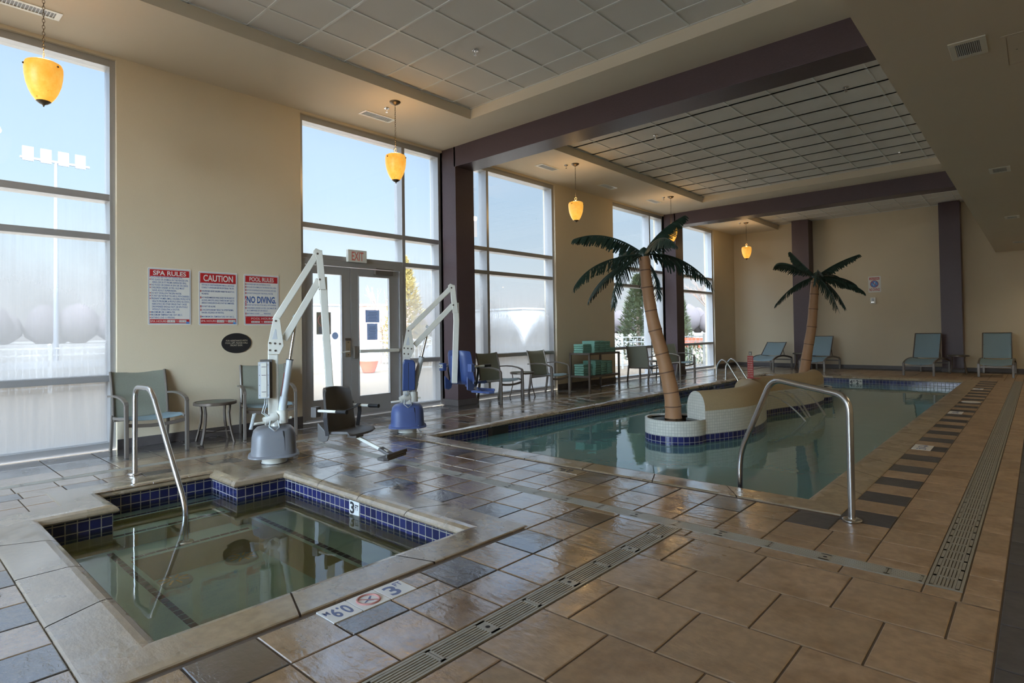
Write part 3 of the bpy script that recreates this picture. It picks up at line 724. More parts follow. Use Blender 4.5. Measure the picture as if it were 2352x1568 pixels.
# ------------------------------------------------------------------ towel rack and towels
RX0, RX1, RY0, RY1 = .135, .625, 10.21, 11.36
t = thing('towel_rack', 'two tier bronze metal towel rack against the cream wall', 'rack', ((RX0+RX1)/2, (RY0+RY1)/2, 0)); T = Matrix.Translation((-(RX0+RX1)/2, -(RY0+RY1)/2, 0))
for x in (RX0, RX1):
    for y in (RY0, RY1): m = MB(); m.box(x-.02, y-.02, 0, x+.02, y+.02, .755); m.build('leg', 'bronze', t, T=T, bevel=.003)
for z in (.745, .265):
    m = MB()
    for a in ((RX0-.02, RY0-.02, RX0+.02, RY1+.02), (RX1-.02, RY0-.02, RX1+.02, RY1+.02), (RX0, RY0-.02, RX1, RY0+.02), (RX0, RY1-.02, RX1, RY1+.02)): m.box(a[0], a[1], z-.02, a[2], a[3], z+.022)
    m.box(RX0, RY0, z, RX1, RY1, z+.016); m.build('shelf', 'bronze', t, T=T, bevel=.003)
def towel_mesh(w, d, h, seed):
    rr = random.Random(seed); m = MB(); n = 14
    prof = []
    for k in range(n):                       # folded edge towards +X: a rounded roll of cloth
        a = pi*k/(n-1); prof.append((d/2-h*.42+h*.42*sin(a), h/2-h/2*cos(a)))
    prof = [(-d/2, .0)]+prof+[(-d/2, h)]
    V = [-1, -.96, -.6, -.2, .2, .6, .96, 1]
    g = []
    for v in V:
        sh = 1-.06*max(0, (abs(v)-.9)/.1); j = rr.uniform(-.004, .004)
        g.append([(x*sh+j, v*w/2, z*(.97+.03*sh)+.004*sin(v*5+seed)*(z/h)) for x, z in prof])
    m.sheet(g); N = len(prof)
    m.add([p for p in g[0]], [tuple(range(N))]); m.add([p for p in g[-1]], [tuple(reversed(range(N)))])
    cz = h/2                                  # crease of the fold
    return m
TW = {k: towel_mesh(k[0], k[1], k[2], i).build('towel', 'towel', smooth=55) for i, k in enumerate(((.24, .36, .047), (.20, .34, .05), (.20, .34, .047)))}
first = set()
def stack(x, y, z, n, key, lab, rot=0):
    h = key[2]
    wrd = {2: ['bottom', 'top'], 4: ['bottom', 'second from bottom', 'second from top', 'top'], 5: ['bottom', 'second from bottom', 'middle', 'second from top', 'top'], 6: ['bottom', 'second from bottom', 'third from bottom', 'third from top', 'second from top', 'top']}[n]
    for i in range(n):
        o = TW[key]
        if key in first: o = o.copy(); COL.objects.link(o)
        first.add(key)
        o.location = (x+random.uniform(-.006, .006), y+random.uniform(-.002, .002), z+i*(h+.0012)); o.rotation_euler = (0, 0, rot+random.uniform(-.012, .012))
        tag(o, '%s sage green towel of the %s' % (wrd[i], lab), 'towel', 'folded towels on the rack')
zt, zl = .762, .282
K = list(TW)
stack(.36, 10.36, zt, 4, K[0], 'sideways stack on the upper shelf', -pi/2)
stack(.40, 10.60, zt, 5, K[1], 'first front facing stack on the upper shelf')
stack(.40, 10.81, zt, 5, K[1], 'second front facing stack on the upper shelf')
stack(.40, 11.02, zt, 5, K[2], 'third front facing stack on the upper shelf')
stack(.40, 11.235, zt, 2, K[2], 'low right hand upper stack')
stack(.36, 10.37, zl, 5, K[0], 'sideways stack on the lower shelf', -pi/2)
stack(.40, 10.63, zl, 6, K[1], 'first front facing stack on the lower shelf')
stack(.40, 10.86, zl, 6, K[1], 'second front facing stack on the lower shelf')
stack(.40, 11.09, zl, 6, K[2], 'last lower shelf stack')
# ------------------------------------------------------------------ pool lifts. local X = image right, Y = away from the viewer
def make_lift(name_label, loc, rz, cover, seatm, seatm2, arm, piv, elbow, drop_bottom, seat_at, seat_rot, seat_z, act_tip, box, foot, arms_up=0.0):
    t = thing('pool_lift', name_label, 'pool lift', loc, rz, 'pool lifts')
    m = MB(); m.lathe([(.118, 0), (.118, .006), (.112, .008), (.112, .075)], 28); m.lathe([(.125, 0), (.125, .004)], 28, m=1); m.build('base_collar', ['white', 'black'], t, smooth=40)
    m = MB(); m.lathe([(.235, .076), (.232, .088), (.212, .098), (.206, .14), (.200, .26), (.188, .315), (.158, .345), (.10, .360), (.05, .363)], 48, sq=3.4)
    c = m.build('base_cover', cover, t, smooth=50)
    m = MB(); m.bar([(.095, -.199, .10), (.093, -.192, .26), (.088, -.182, .318), (.06, -.12, .352), (.02, -.05, .364)], .012, .006, side=(1, 0, 0)); m.build('seam', 'black', c)
    m = MB(); m.box(-.05, -.045, .34, .045, .045, 1.10+piv); m.build('mast', 'white', t, bevel=.008)
    # pivot plates with bolts
    P = [(-.047, 1.06), (.055, 1.06), (.095, 1.14), (.062, 1.40), (.030, 1.425), (.0, 1.40), (-.048, 1.16)]
    A0 = Vector((.018, 0, 1.39)); B0 = Vector((.10, 0, 1.20))
    for yy in (-.062, .050):
        m = MB(); m.prism([(x, z-1.06+1.06) for x, z in P], -.006, .006, T=Matrix(((1, 0, 0, 0), (0, 0, 1, yy), (0, 1, 0, piv), (0, 0, 0, 1))))
        for bx, bz in ((-.03, 1.17), (.015, 1.165), (.06, 1.16), (-.03, 1.10), (.02, 1.095), (.025, 1.385)):
            m.lathe([(.010, -.012), (.010, .012), (0, .013)], 10, c=(0, 0, 0), m=1, T=Matrix.Translation((bx, yy, bz+piv)) @ Matrix.Rotation(pi/2, 4, 'X'))
        m.prism([(-.012, 1.205), (.040, 1.205), (.030, 1.30), (.018, 1.31)], -.0065, .0065, m=2, T=Matrix(((1, 0, 0, 0), (0, 0, 1, yy), (0, 1, 0, piv), (0, 0, 0, 1))))
        m.build('pivot_plate', ['white', 'bronze', 'ltgrey'], t, bevel=.002)
    H = Vector((arm[0], 0, arm[1])); e1, e2 = H, H+Vector((.02, 0, -elbow))
    p0 = A0+Vector((0, 0, piv)); q0 = B0+Vector((-.0, 0, piv))
    m = MB(); m.bar([p0, e1], .066, .062); m.build('upper_arm', 'white', t, bevel=.006)
    m = MB(); m.bar([q0, e2], .066, .066); m.build('lower_arm', 'white', t, bevel=.006)
    if name_label.startswith('grey'):
        m = MB(); d = (e1-p0); m.bar([p0+d*.45, p0+d*.66], .040, .001, m=0, T=Matrix.Translation((0, -.0345, 0)) @ Matrix.Identity(4), side=(0, 0, 1)) if False else None
    m = MB()
    dn = Vector((drop_bottom[0], 0, drop_bottom[1]))-(e1+Vector((.045, 0, 0))); dn.normalize()
    hb = e2+Vector((.035, 0, 0))
    for yy in (-.040, .040):
        m.prism([(H.x-.035, H.z+.03), (H.x-.01, H.z+.055), (H.x+.05, H.z+.03), (H.x+.085, H.z-elbow-.10), (H.x+.02, H.z-elbow-.10), (H.x-.005, H.z-.05)], -.006, .006, T=Matrix(((1, 0, 0, 0), (0, 0, 1, yy), (0, 1, 0, 0), (0, 0, 0, 1))))
        for q in (e1, e2): m.lathe([(.011, -.010), (.011, .010), (0, .011)], 10, m=1, T=Matrix.Translation((q.x+.005, yy, q.z)) @ Matrix.Rotation(pi/2, 4, 'X'))
    m.box(H.x-.0, -.036, H.z-.02, H.x+.05, .036, H.z+.038); m.build('arm_head', ['white', 'bronze'], t, bevel=.003)
    m = MB(); m.bar([(hb.x+.005, 0, hb.z+.03), (hb.x+.01, 0, hb.z-.2), (drop_bottom[0], 0, drop_bottom[1])], .060, .072); m.build('drop_arm', 'white', t, bevel=.006)
    # actuator
    a0 = Vector((.075, -.03, .50)); a1 = Vector((act_tip[0], 0, act_tip[1])); mid = a0.lerp(a1, .54)
    m = MB(); m.tube([a0, a0.lerp(mid, .28)], .040, 14); m.tube([a0.lerp(mid, .2), mid], .032, 14); m.tube([mid, mid.lerp(a1, .02)], .036, 14, 2); m.tube([mid, a1], .016, 12, 1); m.tube([a1+Vector((-.03, 0, .02)), a1, a1+Vector((.012, 0, -.035))], .017, 8)
    m.bar([a0.lerp(mid, .30)+Vector((-.034, -.012, 0)), a0.lerp(mid, .75)+Vector((-.034, -.012, 0))], .010, .004, side=(0, 1, 0), m=3); m.build('actuator', ['ltgrey', 'steel', 'black', 'red'], t, smooth=40)
    m = MB(); m.tube([(-.085, -.085, .415), (-.02, -.06, .435), (.03, -.045, .45)], [.040, .052, .05], 14); m.tube([(.075, -.03, .385), (.075, -.03, .51)], .056, 16); m.tube([(.02, -.04, .36), (.02, -.04, .45)], .05, 12)
    m.tube([(-.20, -.10, .395), (-.08, -.09, .405)], .013, 10); m.tube([(.12, -.03, .43), (.165, -.03, .43)], .012, 10); m.build('motor_housing', 'white', t, smooth=45)
    # control box and cables
    bx0, bx1, bz0, bz1, by = box
    if name_label.startswith('grey'):
        m = MB(); m.box(bx0, by-.045, bz0, bx1, by+.0, bz1); m.box(bx0+.025, by-.050, bz0+.01, bx0+.075, by-.044, bz1-.01, 1)
        for z in (.06, .22, .30): m.box(bx0+.03, by-.0512, bz0+z, bx0+.07, by-.0502, bz0+z+.005, 2)
        for q in (bx0+.012, bx1-.012):
            for k in range(4): m.lathe([(.004, 0), (.004, .003), (0, .003)], 6, m=2, T=Matrix.Translation((q, by-.0445, bz0+.03+k*(bz1-bz0-.06)/3)) @ Matrix.Rotation(pi/2, 4, 'X'))
        cb = m.build('control_box', ['ltgrey', 'white', 'dgrey'], t, bevel=.004)
        m = MB(); m.box(bx0+.015, by+.0, bz0-.005, bx1+.025, by+.045, bz1+.02); m.build('box_back', 'dgrey', cb, bevel=.004)
    else:
        m = MB(); m.prism([(bx0, bz0), (bx1, bz0+.01), (bx1+.005, bz1-.04), (bx1-.02, bz1), (bx0+.03, bz1+.01), (bx0+.008, bz1-.05)], -.055, .055, T=Matrix(((1, 0, 0, 0), (0, 0, 1, by), (0, 1, 0, 0), (0, 0, 0, 1)))); cb = m.build('battery_cover', seatm, t, bevel=.012)
        m = MB(); m.tube([(bx0+.075, by-.057, bz0+.01), (bx0+.08, by-.057, bz1-.03)], .003, 6); m.build('seam', 'black', cb)
        m = MB(); m.box(-.052, -.048, .52, -.048, .047, 1.22); m.box(-.0535, -.03, .55, -.0525, .03, .66, 1)
        for k in range(7): m.box(-.0535, -.026, .82+k*.055, -.0525, .026, .86+k*.055, 1)
        m.build('instruction_label', ['paper', 'dgrey2'], t)
    pts = [(bx0+.06, by, bz0), (bx0+.055, by-.01, bz0-.06), (bx0+.03, by-.03, .50), (-.03, -.09, .44)]
    m = MB(); m.tube(pts, .006, 6); m.tube([(p[0]+.02, p[1], p[2]) for p in pts], .005, 6)
    hx = []
    for k in range(150):
        q = k/149; a = q*2*pi*19; s0 = (-.17, -.12, .50) if name_label.startswith('grey') else (.02, -.12, .34)
        s1 = (-.20, -.17, .36) if name_label.startswith('grey') else (.165, -.19, .02)
        hx.append((s0[0]+(s1[0]-s0[0])*q+.014*cos(a), s0[1]+(s1[1]-s0[1])*q+.010*sin(a)-.02*sin(pi*q), s0[2]+(s1[2]-s0[2])*q))
    m.tube(hx, .004, 5); m.tube([(-.03, -.11, .42), (-.04, -.16, .37), (.01, -.19, .33), (.05, -.17, .36), (.04, -.1, .42)], .006, 6); m.build('cable', 'ltgrey', t, smooth=60)
    # seat: local f forward, s sideways
    S = Matrix.Translation((seat_at[0], seat_at[1], seat_z)) @ Matrix.Rotation(seat_rot, 4, 'Z')
    m = MB(); hw = .215
    prof = [(.40, .02), (.34, .035), (.20, .03), (.10, .022), (.05, .035), (.018, .09), (.0, .18), (-.015, .30), (-.03, .40), (-.034, .455), (-.032, .475)]
    V = (-1, -.93, -.8, -.55, -.25, 0, .25, .55, .8, .93, 1); g = []
    for v in V:
        row = []
        for i, (fx, z) in enumerate(prof):
            k = 1.0
            if i >= 7: k = (1, .97, .93, .86)[i-7]
            wrap = .085*max(0, abs(v)-.55)/.45
            if i <= 3: row.append((fx-.05*(v*v if i == 0 else 0), v*hw*(.98 if i else .90), z+.012*max(0, abs(v)-.8)/.2))
            else: row.append((fx+wrap*(1 if i > 4 else .4), v*hw*k, z-(.018*v*v if i >= 9 else 0)))
        g.append(row)
    m.sheet(g[::-1], th=.022, T=S)
    seat = m.build('seat', seatm, t, smooth=50)
    m = MB(); m.prism([(-.02, -.03), (.05, -.05), (.10, -.035), (.12, .02), (-.02, .14)], -.205, -.19, T=S @ Matrix(((1, 0, 0, 0), (0, 0, 1, 0), (0, 1, 0, 0), (0, 0, 0, 1))))
    m.prism([(-.02, -.03), (.05, -.05), (.10, -.035), (.12, .02), (-.02, .14)], .19, .205, T=S @ Matrix(((1, 0, 0, 0), (0, 0, 1, 0), (0, 1, 0, 0), (0, 0, 0, 1))))
    m.box(-.06, -.05, .16, -.035, .05, .40, T=S); m.box(.22, -.06, -.02, .33, .06, .02, T=S); m.build('seat_side', seatm2, seat, bevel=.008)
    m = MB()
    for s in (-1, 1): m.box(-.03, s*.25-.035, .20, .035, s*.25+.035, .30, T=S)
    m.build('arm_bracket', seatm2, seat, bevel=.006)
    m = MB(); m.box(-.032, .222, .235, .0, .289, .285, T=S)
    for s in (-.02, .02): m.lathe([(.006, 0), (.006, .004), (0, .004)], 8, m=1, T=S @ Matrix.Translation((-.033, .255+s, .26)) @ Matrix.Rotation(-pi/2, 4, 'Y'))
    m.build('hinge_plate', ['white', 'black'], seat)
    for s in (-1, 1):
        m = MB(); m.tube([(.03, s*.25, .262), (.26, s*.25, .262+arms_up)], .014, 10, T=S); a = m.build('armrest', 'white', t, smooth=40)
        m = MB(); m.tube([(.25, s*.25, .262+arms_up), (.27, s*.25, .262+arms_up), (.36, s*.25, .262+arms_up), (.375, s*.25, .262+arms_up)], [.017, .021, .019, .021], 10, T=S); m.build('grip', 'black', a, smooth=40)
    m = MB()
    for s in (-1, 1): m.bar([(.13, s*.252, .28), (.125, s*.262, .20), (.12, s*.225, .02)], .045, .004, side=(1, 0, 0), T=S)
    m.bar([(.13, -.25, .279), (.15, -.15, .255), (.16, 0, .238), (.15, .15, .255), (.13, .25, .279)], .04, .004, side=(1, 0, 0), T=S); m.build('seat_belt', 'belt', t)
    m = MB(); m.bar([(.26, 0, 0), (foot[0]*.55+.1, 0, foot[1]*.5), (foot[0], 0, foot[1]+.01)], .030, .030, T=S); m.build('footrest_tube', 'white', t, bevel=.004)
    m = MB(); F0, F1 = foot
    m.prism([(F0-.01, -.16), (F0+.075, -.185), (F0+.11, -.15), (F0+.11, .15), (F0+.075, .185), (F0-.01, .16)], F1-.035, F1-.006, T=S); m.bar([(F0-.09, 0, F1+.045), (F0, 0, F1+.005), (F0+.05, 0, F1-.01)], .075, .03, T=S); m.bar([(F0+.10, -.17, F1+.01), (F0+.10, .17, F1+.01)], .02, .035, side=(1, 0, 0), T=S)
    m.build('footrest', seatm2, t, bevel=.008)
    return t
make_lift('grey pool lift with charcoal seat beside the spa', (2.035, 2.715, 0), math.atan2(.896, .443), 'dgrey2', 'dgrey', 'dgrey',
          (.415, 2.06), 0.0, .26, (.535, .60), (.555, -.06), R(-45), .245, (.215, 1.42), (-.135, -.035, .64, .99, -.075), (.66, -.155))
make_lift('blue pool lift with navy seat beside the pool corner', (1.715, 4.60, 0), math.atan2(.788, .616), 'navylt', 'navy', 'navylt',
          (.565, 1.815), -.11, .22, (.595, .60), (.63, .065), R(42), .545, (.275, 1.315), (-.06, .10, .53, .91, -.085), (.46, -.09))
# ------------------------------------------------------------------ handrails and ladder
def arc_path(P, r=.10, n=7):
    P = [Vector(p) for p in P]; out = [P[0]]
    for a, b, c in zip(P[:-2], P[1:-1], P[2:]):
        u = (a-b); w = (c-b); k = min(r, u.length*.49, w.length*.49); p = b+u.normalized()*k; q = b+w.normalized()*k
        for i in range(n+1):
            f = i/n; out.append(p*(1-f)**2+b*2*f*(1-f)+q*f*f)
    out.append(P[-1]); return out
def rail(name, lab, base, P, r, flanges, rad=.10):
    t = thing(name, lab, 'handrail', base); B = Vector(base)
    m = MB(); m.tube([p-B for p in arc_path(P, rad)], r, 14); m.build('tube', 'steel', t, smooth=50)
    for f in flanges:
        m = MB(); f = Vector(f)-B; m.lathe([(.058, 0), (.058, .008), (.052, .013), (r+.002, .015)], 24, c=f); m.build('flange', 'steel', t, smooth=40)
    return t
rail('handrail', 'steel handrail leading down the spa steps', (1.53, 1.66, 0), [(1.53, 1.66, 0), (1.545, 1.66, .795), (1.975, 1.665, .80), (2.585, 1.72, -.085), (2.60, 1.72, -.38)], .0215, [(1.53, 1.66, .006), (2.60, 1.72, -.384)], .11)
d = Vector((cos(R(150)), sin(R(150)), 0)); b0 = Vector((6.73, 4.262, 0)); rp = lambda s, z: b0+d*s+Vector((0, 0, z))
rail('handrail', 'large steel grab rail bent over the near right pool corner', tuple(b0), [rp(0, 0), rp(.0, .80), rp(.68, .865), rp(1.03, .27), rp(1.06, .14), rp(1.07, -.9)], .0215, [(6.73, 4.262, .004)], .11)
t = thing('pool_ladder', 'steel pool ladder at the far left pool edge', 'ladder', (1.80, 14.15, 0)); B = Vector((1.80, 14.15, 0))
for y in (13.87, 14.43):
    m = MB(); m.tube([p-B for p in arc_path([(1.80, y, 0), (1.82, y, .36), (1.96, y, .52), (2.09, y, .40), (2.36, y, -.05), (2.36, y, -.95)], .12)], .021, 12); m.build('rail', 'steel', t, smooth=50)
    m = MB(); m.lathe([(.055, 0), (.055, .012), (.024, .016)], 20, c=(0, y-14.15, .004)); m.build('flange', 'steel', t, smooth=40)
for z in (-.3, -.6): m = MB(); m.bar([(.56, -.28, z), (.56, .28, z)], .08, .03, side=(1, 0, 0)); m.build('tread', 'white', t)
# ------------------------------------------------------------------ island of curved mosaic walls and planters
def spline(P, n=8):
    P = [Vector(p) for p in P]; out = []
    for i in range(len(P)-1):
        p0, p1, p2, p3 = P[max(i-1, 0)], P[i], P[i+1], P[min(i+2, len(P)-1)]
        for k in range(n):
            f = k/n; out.append(.5*((2*p1)+(p2-p0)*f+(2*p0-5*p1+4*p2-p3)*f*f+(3*p1-p0-3*p2+p3)*f**3))
    out.append(P[-1]); return out
isl = thing('pool_island', 'white mosaic pool island with curved sand topped walls and two palm basins', 'pool island', (4.3, 9.5, 0)); TI = Matrix.Translation((-4.3, -9.5, 0))
ZW = -.172
def wall_run(path, hw, ztop):
    C = spline([(*p, 0) for p in path], 9); N = len(C)
    nr = []
    for i in range(N):
        tdir = (C[min(i+1, N-1)]-C[max(i-1, 0)]).normalized(); nr.append(Vector((tdir.y, -tdir.x, 0)))
    zb, zs = -1.14, ztop-.235
    u = 0; lo = MB(); wh = MB(); tp = MB()
    for i in range(N-1):
        ln = (C[i+1]-C[i]).length
        for s in (1, -1):
            a, b = C[i]+nr[i]*hw*s, C[i+1]+nr[i+1]*hw*s
            sc_ = 1+(hw*s*0)
            q = lambda p, z: Vector((p.x, p.y, z))
            Q = [(a, zb), (b, zb), (b, -.068), (a, -.068)]
            lo.quad(*[q(p, z) for p, z in Q], 0, uv=[(u, -.072*15+.004), (u+ln, -.072*15+.004), (u+ln, .004), (u, .004)])
            wh.quad(q(a, -.068), q(b, -.068), q(b, zs), q(a, zs), 0, uv=[(u, 0), (u+ln, 0), (u+ln, zs+.068), (u, zs+.068)])
        u += ln
    K = 14
    arc = [(hw*cos(pi*k/K)*1.0, zs+(ztop-zs)*sin(pi*k/K)**.8) for k in range(K+1)]
    tp.sheet([[C[i]+nr[i]*x+Vector((0, 0, z)) for x, z in arc] for i in range(N)])
    for e in (0, N-1):       # white tiled end faces
        f = [C[e]+nr[e]*x+Vector((0, 0, z)) for x, z in arc]+[C[e]-nr[e]*hw+Vector((0, 0, -.068)), C[e]+nr[e]*hw+Vector((0, 0, -.068))]
        uv = [(x+hw, z+.068) for x, z in arc]+[(0, 0), (2*hw, 0)]
        o = len(wh.v); wh.v += [tuple(p) for p in f]; wh.uv[len(wh.f)] = uv; wh.f.append(tuple(range(o, o+len(f)))); wh.m.append(0); wh.tone.append(0)
        a, b = C[e]-nr[e]*hw, C[e]+nr[e]*hw
        lo.quad((a.x, a.y, zb), (b.x, b.y, zb), (b.x, b.y, -.068), (a.x, a.y, -.068), 0, uv=[(0, -1.076), (2*hw, -1.076), (2*hw, .004), (0, .004)])
    w = wh.build('mosaic_wall', 'mosaic', isl, T=TI); lo.build('waterline_band', 'bluefar', w, T=TI); tp.build('sand_coping', 'islandtop', w, smooth=60, T=TI)
    return C, nr
wall_run([(4.365, 7.14), (4.47, 7.36), (4.58, 7.66), (4.625, 8.0), (4.59, 8.40), (4.48, 8.85), (4.30, 9.20), (4.16, 9.32)], .172, .455)
C2, N2 = wall_run([(4.22, 9.34), (4.20, 9.62), (4.26, 10.0), (4.37, 10.38), (4.48, 10.75), (4.545, 11.15), (4.545, 11.6), (4.48, 11.95)], .172, .455)
def planter(cx, cy, r, zr):
    m = MB(); n = 48; lo = MB()
    for k in range(n):
        a, b = 2*pi*k/n, 2*pi*(k+1)/n; pa, pb = (cx+r*cos(a), cy+r*sin(a)), (cx+r*cos(b), cy+r*sin(b))
        U0, U1 = k*2*pi*r/n, (k+1)*2*pi*r/n
        m.quad((*pa, -.068), (*pb, -.068), (*pb, zr), (*pa, zr), 0, uv=[(U0, 0), (U1, 0), (U1, zr+.068), (U0, zr+.068)])
        lo.quad((*pa, -1.14), (*pb, -1.14), (*pb, -.068), (*pa, -.068), 0, uv=[(U0, -1.076), (U1, -1.076), (U1, .004), (U0, .004)])
        ia, ib = (cx+(r-.03)*cos(a), cy+(r-.03)*sin(a)), (cx+(r-.03)*cos(b), cy+(r-.03)*sin(b))
        m.quad((*pa, zr), (*pb, zr), (*ib, zr), (*ia, zr), 0, uv=[(U0, .01), (U1, .01), (U1, .03), (U0, .03)])
        m.quad((*ia, zr), (*ib, zr), (*ib, zr-.05), (*ia, zr-.05), 0, uv=[(U0, 0), (U1, 0), (U1, .05), (U0, .05)])
    b = m.build('palm_basin', 'mosaic', isl, T=TI); lo.build('waterline_band', 'bluefar', b, T=TI)
    m = MB(); m.lathe([(r-.03, 0), (0, 0)], 32, c=(cx, cy, zr-.022)); m.build('basin_water', 'spawater', b, T=TI)
    m = MB(); m.lathe([(r-.03, 0), (0, 0)], 32, c=(cx, cy, zr-.05)); m.build('basin_floor', 'mosaic', b, T=TI)
planter(4.14, 7.02, .385, .115); planter(4.30, 12.28, .40, .115)
# arcs of water falling from the island wall
m_, nt, b, o = newmat('falling_water'); nt.nodes.remove(b)
tr = node(nt, 'ShaderNodeBsdfTransparent'); df = node(nt, 'ShaderNodeBsdfTranslucent'); df.inputs[0].default_value = (.8, .85, .83, 1); df2 = node(nt, 'ShaderNodeBsdfGlossy'); df2.inputs['Roughness'].default_value = .3
a = node(nt, 'ShaderNodeAddShader'); mx = node(nt, 'ShaderNodeMixShader'); mx.inputs[0].default_value = .5; L(nt, df.outputs[0], mx.inputs[1]); L(nt, df2.outputs[0], mx.inputs[2])
m2_ = node(nt, 'ShaderNodeMixShader'); m2_.inputs[0].default_value = .30; L(nt, tr.outputs[0], m2_.inputs[1]); L(nt, mx.outputs[0], m2_.inputs[2]); L(nt, m2_.outputs[0], o.inputs['Surface']); MT['jet'] = m_
for k, (i, ln) in enumerate(((6, .62), (20, .50), (24, .44), (32, .48))):
    p = C2[i]+N2[i]*.172; q = N2[i]; P = []
    for j in range(12):
        f = j/11; P.append(p+q*(ln*f)+Vector((0, 0, .20+.02*f-.40*f*f)))
    m = MB(); m.tube([v-p for v in P], [.006+.012*j/11 for j in range(12)], 8)
    o = m.build('water_jet', 'jet', smooth=60); o.location = p
    tag(o, '%s of four thin water arcs falling from the island wall, counted from the near end' % ('first', 'second', 'third', 'fourth')[k], 'water jet', 'water arcs of the island')
t = thing('rules_stand', 'small red notice stand on top of the island wall', 'sign', (4.235, 9.42, .452)); 
m = MB(); m.box(-.045, -.004, 0, .045, .004, .355); m.build('panel', 'red', t)
m = MB(); m.box(-.045, -.03, 0, .14, .05, .006); m.build('foot', 'red', t)
m = MB()
for k in range(9): text(m, ('NO', 'DIVING', 'POOL', 'RULES', 'NO', 'RUNNING', 'DEPTH', '4 FT', '2 IN')[k], 0, .315-k*.036, .018, .07, T=wally(0, -.0055, 0), align='C')
m.build('lettering', 'cream', t)
# ------------------------------------------------------------------ palms
def palm(lab, base, trunk, r0, r1, rings, fronds, seed):
    rr = random.Random(seed); t = thing('palm_tree', lab, 'palm tree', base); B = Vector(base)
    C = spline([Vector(p)-B for p in trunk], 10); N = len(C)
    rad = []
    for i in range(N):
        f = i/(N-1); ph = (f*rings) % 1; rad.append((r0+(r1-r0)*f)*(1+.055*(1-ph)**3-.02*ph))
    m = MB(); m.tube(C, rad, 20); tk = m.build('trunk', 'trunk', t, smooth=60)
    for k in range(1, rings):
        i = round(k/rings*(N-1)); a = C[i]; dr = (C[min(i+1, N-1)]-C[i-1]).normalized()
        m = MB(); m.tube([a-dr*.007, a+dr*.007], rad[i]*1.045, 20); m.build('ring', 'ring', tk, smooth=40)
    top = C[-1]
    for fi, (mid, tip, wd) in enumerate(fronds):
        mid, tip = Vector(mid)-B, Vector(tip)-B
        ctrl = mid*2-(top+tip)*.5; n = 34
        P = [top*(1-f)**2+ctrl*2*f*(1-f)+tip*f*f for f in [k/n for k in range(n+1)]]
        m = MB(); m.tube(P, [.012*(1-.75*k/n)+.002 for k in range(n+1)], 6)
        hz = Vector((tip.x-top.x, tip.y-top.y, 0)); hz = hz.normalized() if hz.length > .05 else Vector((1, 0, 0)); sd = Vector((-hz.y, hz.x, 0))
        for k in range(3, n+1):
            f = k/n; tdir = (P[min(k+1, n)]-P[k-1]).normalized()
            ln = wd*(min(1, f*4))*(1-.62*f**3)*rr.uniform(.85, 1.1)
            for s in (-1, 1):
                if rr.random() < .05: continue
                dirv = (sd*s*.55+Vector((0, 0, -.72))+tdir*.42+Vector((rr.uniform(-.09, .09), rr.uniform(-.09, .09), 0))).normalized()
                if tdir.z > .55: dirv = (sd*s*.6+Vector((0, 0, -.25))+hz*.55).normalized()
                wv = tdir*.0165*rr.uniform(.8, 1.15); a = P[k]; drp = Vector((0, 0, -.10*ln))
                p1 = a+dirv*ln*.5+drp*.2; p2 = a+dirv*ln+drp
                nn = wv.cross(dirv).normalized()*.004
                m.add([a-wv*.7, a+wv*.7, p1+wv*.95+nn, p1-wv*.95-nn, p2+wv*.5, p2-wv*.4], [(0, 1, 2, 3), (3, 2, 4, 5)])
        m.build('frond', 'leaf', t)
    m = MB(); m.lathe([(r1*.9, -.06), (r1*1.1, .0), (r1*.8, .07), (.01, .10)], 14, c=top); m.build('crown_shaft', 'leaf', t, smooth=60)
    return t
def plane_pts(b, ang):
    n = Vector((cos(R(ang)), sin(R(ang)), 0)); t = Vector((n.y, -n.x, 0)); return lambda u, z, w=0: Vector((b[0], b[1], 0))+t*u+n*w+Vector((0, 0, z))
q = plane_pts((4.094, 7.095), 116.6)
palm('tall artificial palm leaning left in the near island basin', (4.11, 7.05, .09), [q(-.018, .09), q(-.035, .387), q(-.124, .833), q(-.25, 1.34), q(-.325, 1.85), q(-.355, 2.24)], .107, .066, 9,
     [(q(-.814, 2.485, -.1), q(-1.268, 2.47, -.15), .20), (q(-.60, 2.33, .3), q(-.85, 2.18, .6), .20), (q(-.90, 2.11, -.30), q(-1.213, 1.80, -.5), .20), (q(-.84, 2.0, .1), q(-1.127, 1.66, .2), .18), (q(-.60, 1.99, -.45), q(-.707, 1.55, -.62), .20),
      (q(-.145, 2.53, .1), q(.174, 2.76, .2), .22), (q(-.14, 2.37, -.45), q(.041, 2.24, -.85), .20), (q(.10, 2.17, .15), q(.50, 1.84, .3), .25), (q(-.245, 2.02, .50), q(-.194, 1.70, .8), .18), (q(-.42, 2.18, .5), q(-.41, 1.80, .85), .18)], 3)
q = plane_pts((4.25, 12.3), 105.5)
palm('smaller artificial palm leaning right in the far island basin', (4.25, 12.29, .09), [q(-.06, .09), q(-.02, .41), q(.05, .834), q(.118, 1.257), q(.158, 1.68), q(.19, 2.057), q(.215, 2.21)], .10, .068, 8,
     [(q(-.03, 2.50), q(-.22, 2.74, .1), .17), (q(-.25, 2.51, .2), q(-.507, 2.54, .4), .16), (q(-.25, 2.43, -.3), q(-.50, 2.41, -.5), .16), (q(-.15, 2.05, -.2), q(-.506, 1.68, -.3), .17), (q(.56, 2.45, .1), q(.957, 2.62, .2), .17),
      (q(.47, 2.28, .4), q(.66, 2.22, .7), .16), (q(.63, 2.19, .2), q(.917, 2.03, .3), .18), (q(.70, 2.08, -.1), q(.995, 1.88, -.2), .18), (q(.50, 2.0, .3), q(.72, 1.62, .4), .16), (q(.38, 2.02, -.3), q(.545, 1.57, -.45), .22), (q(.24, 2.30, -.5), q(.18, 2.02, -.8), .16)], 5)
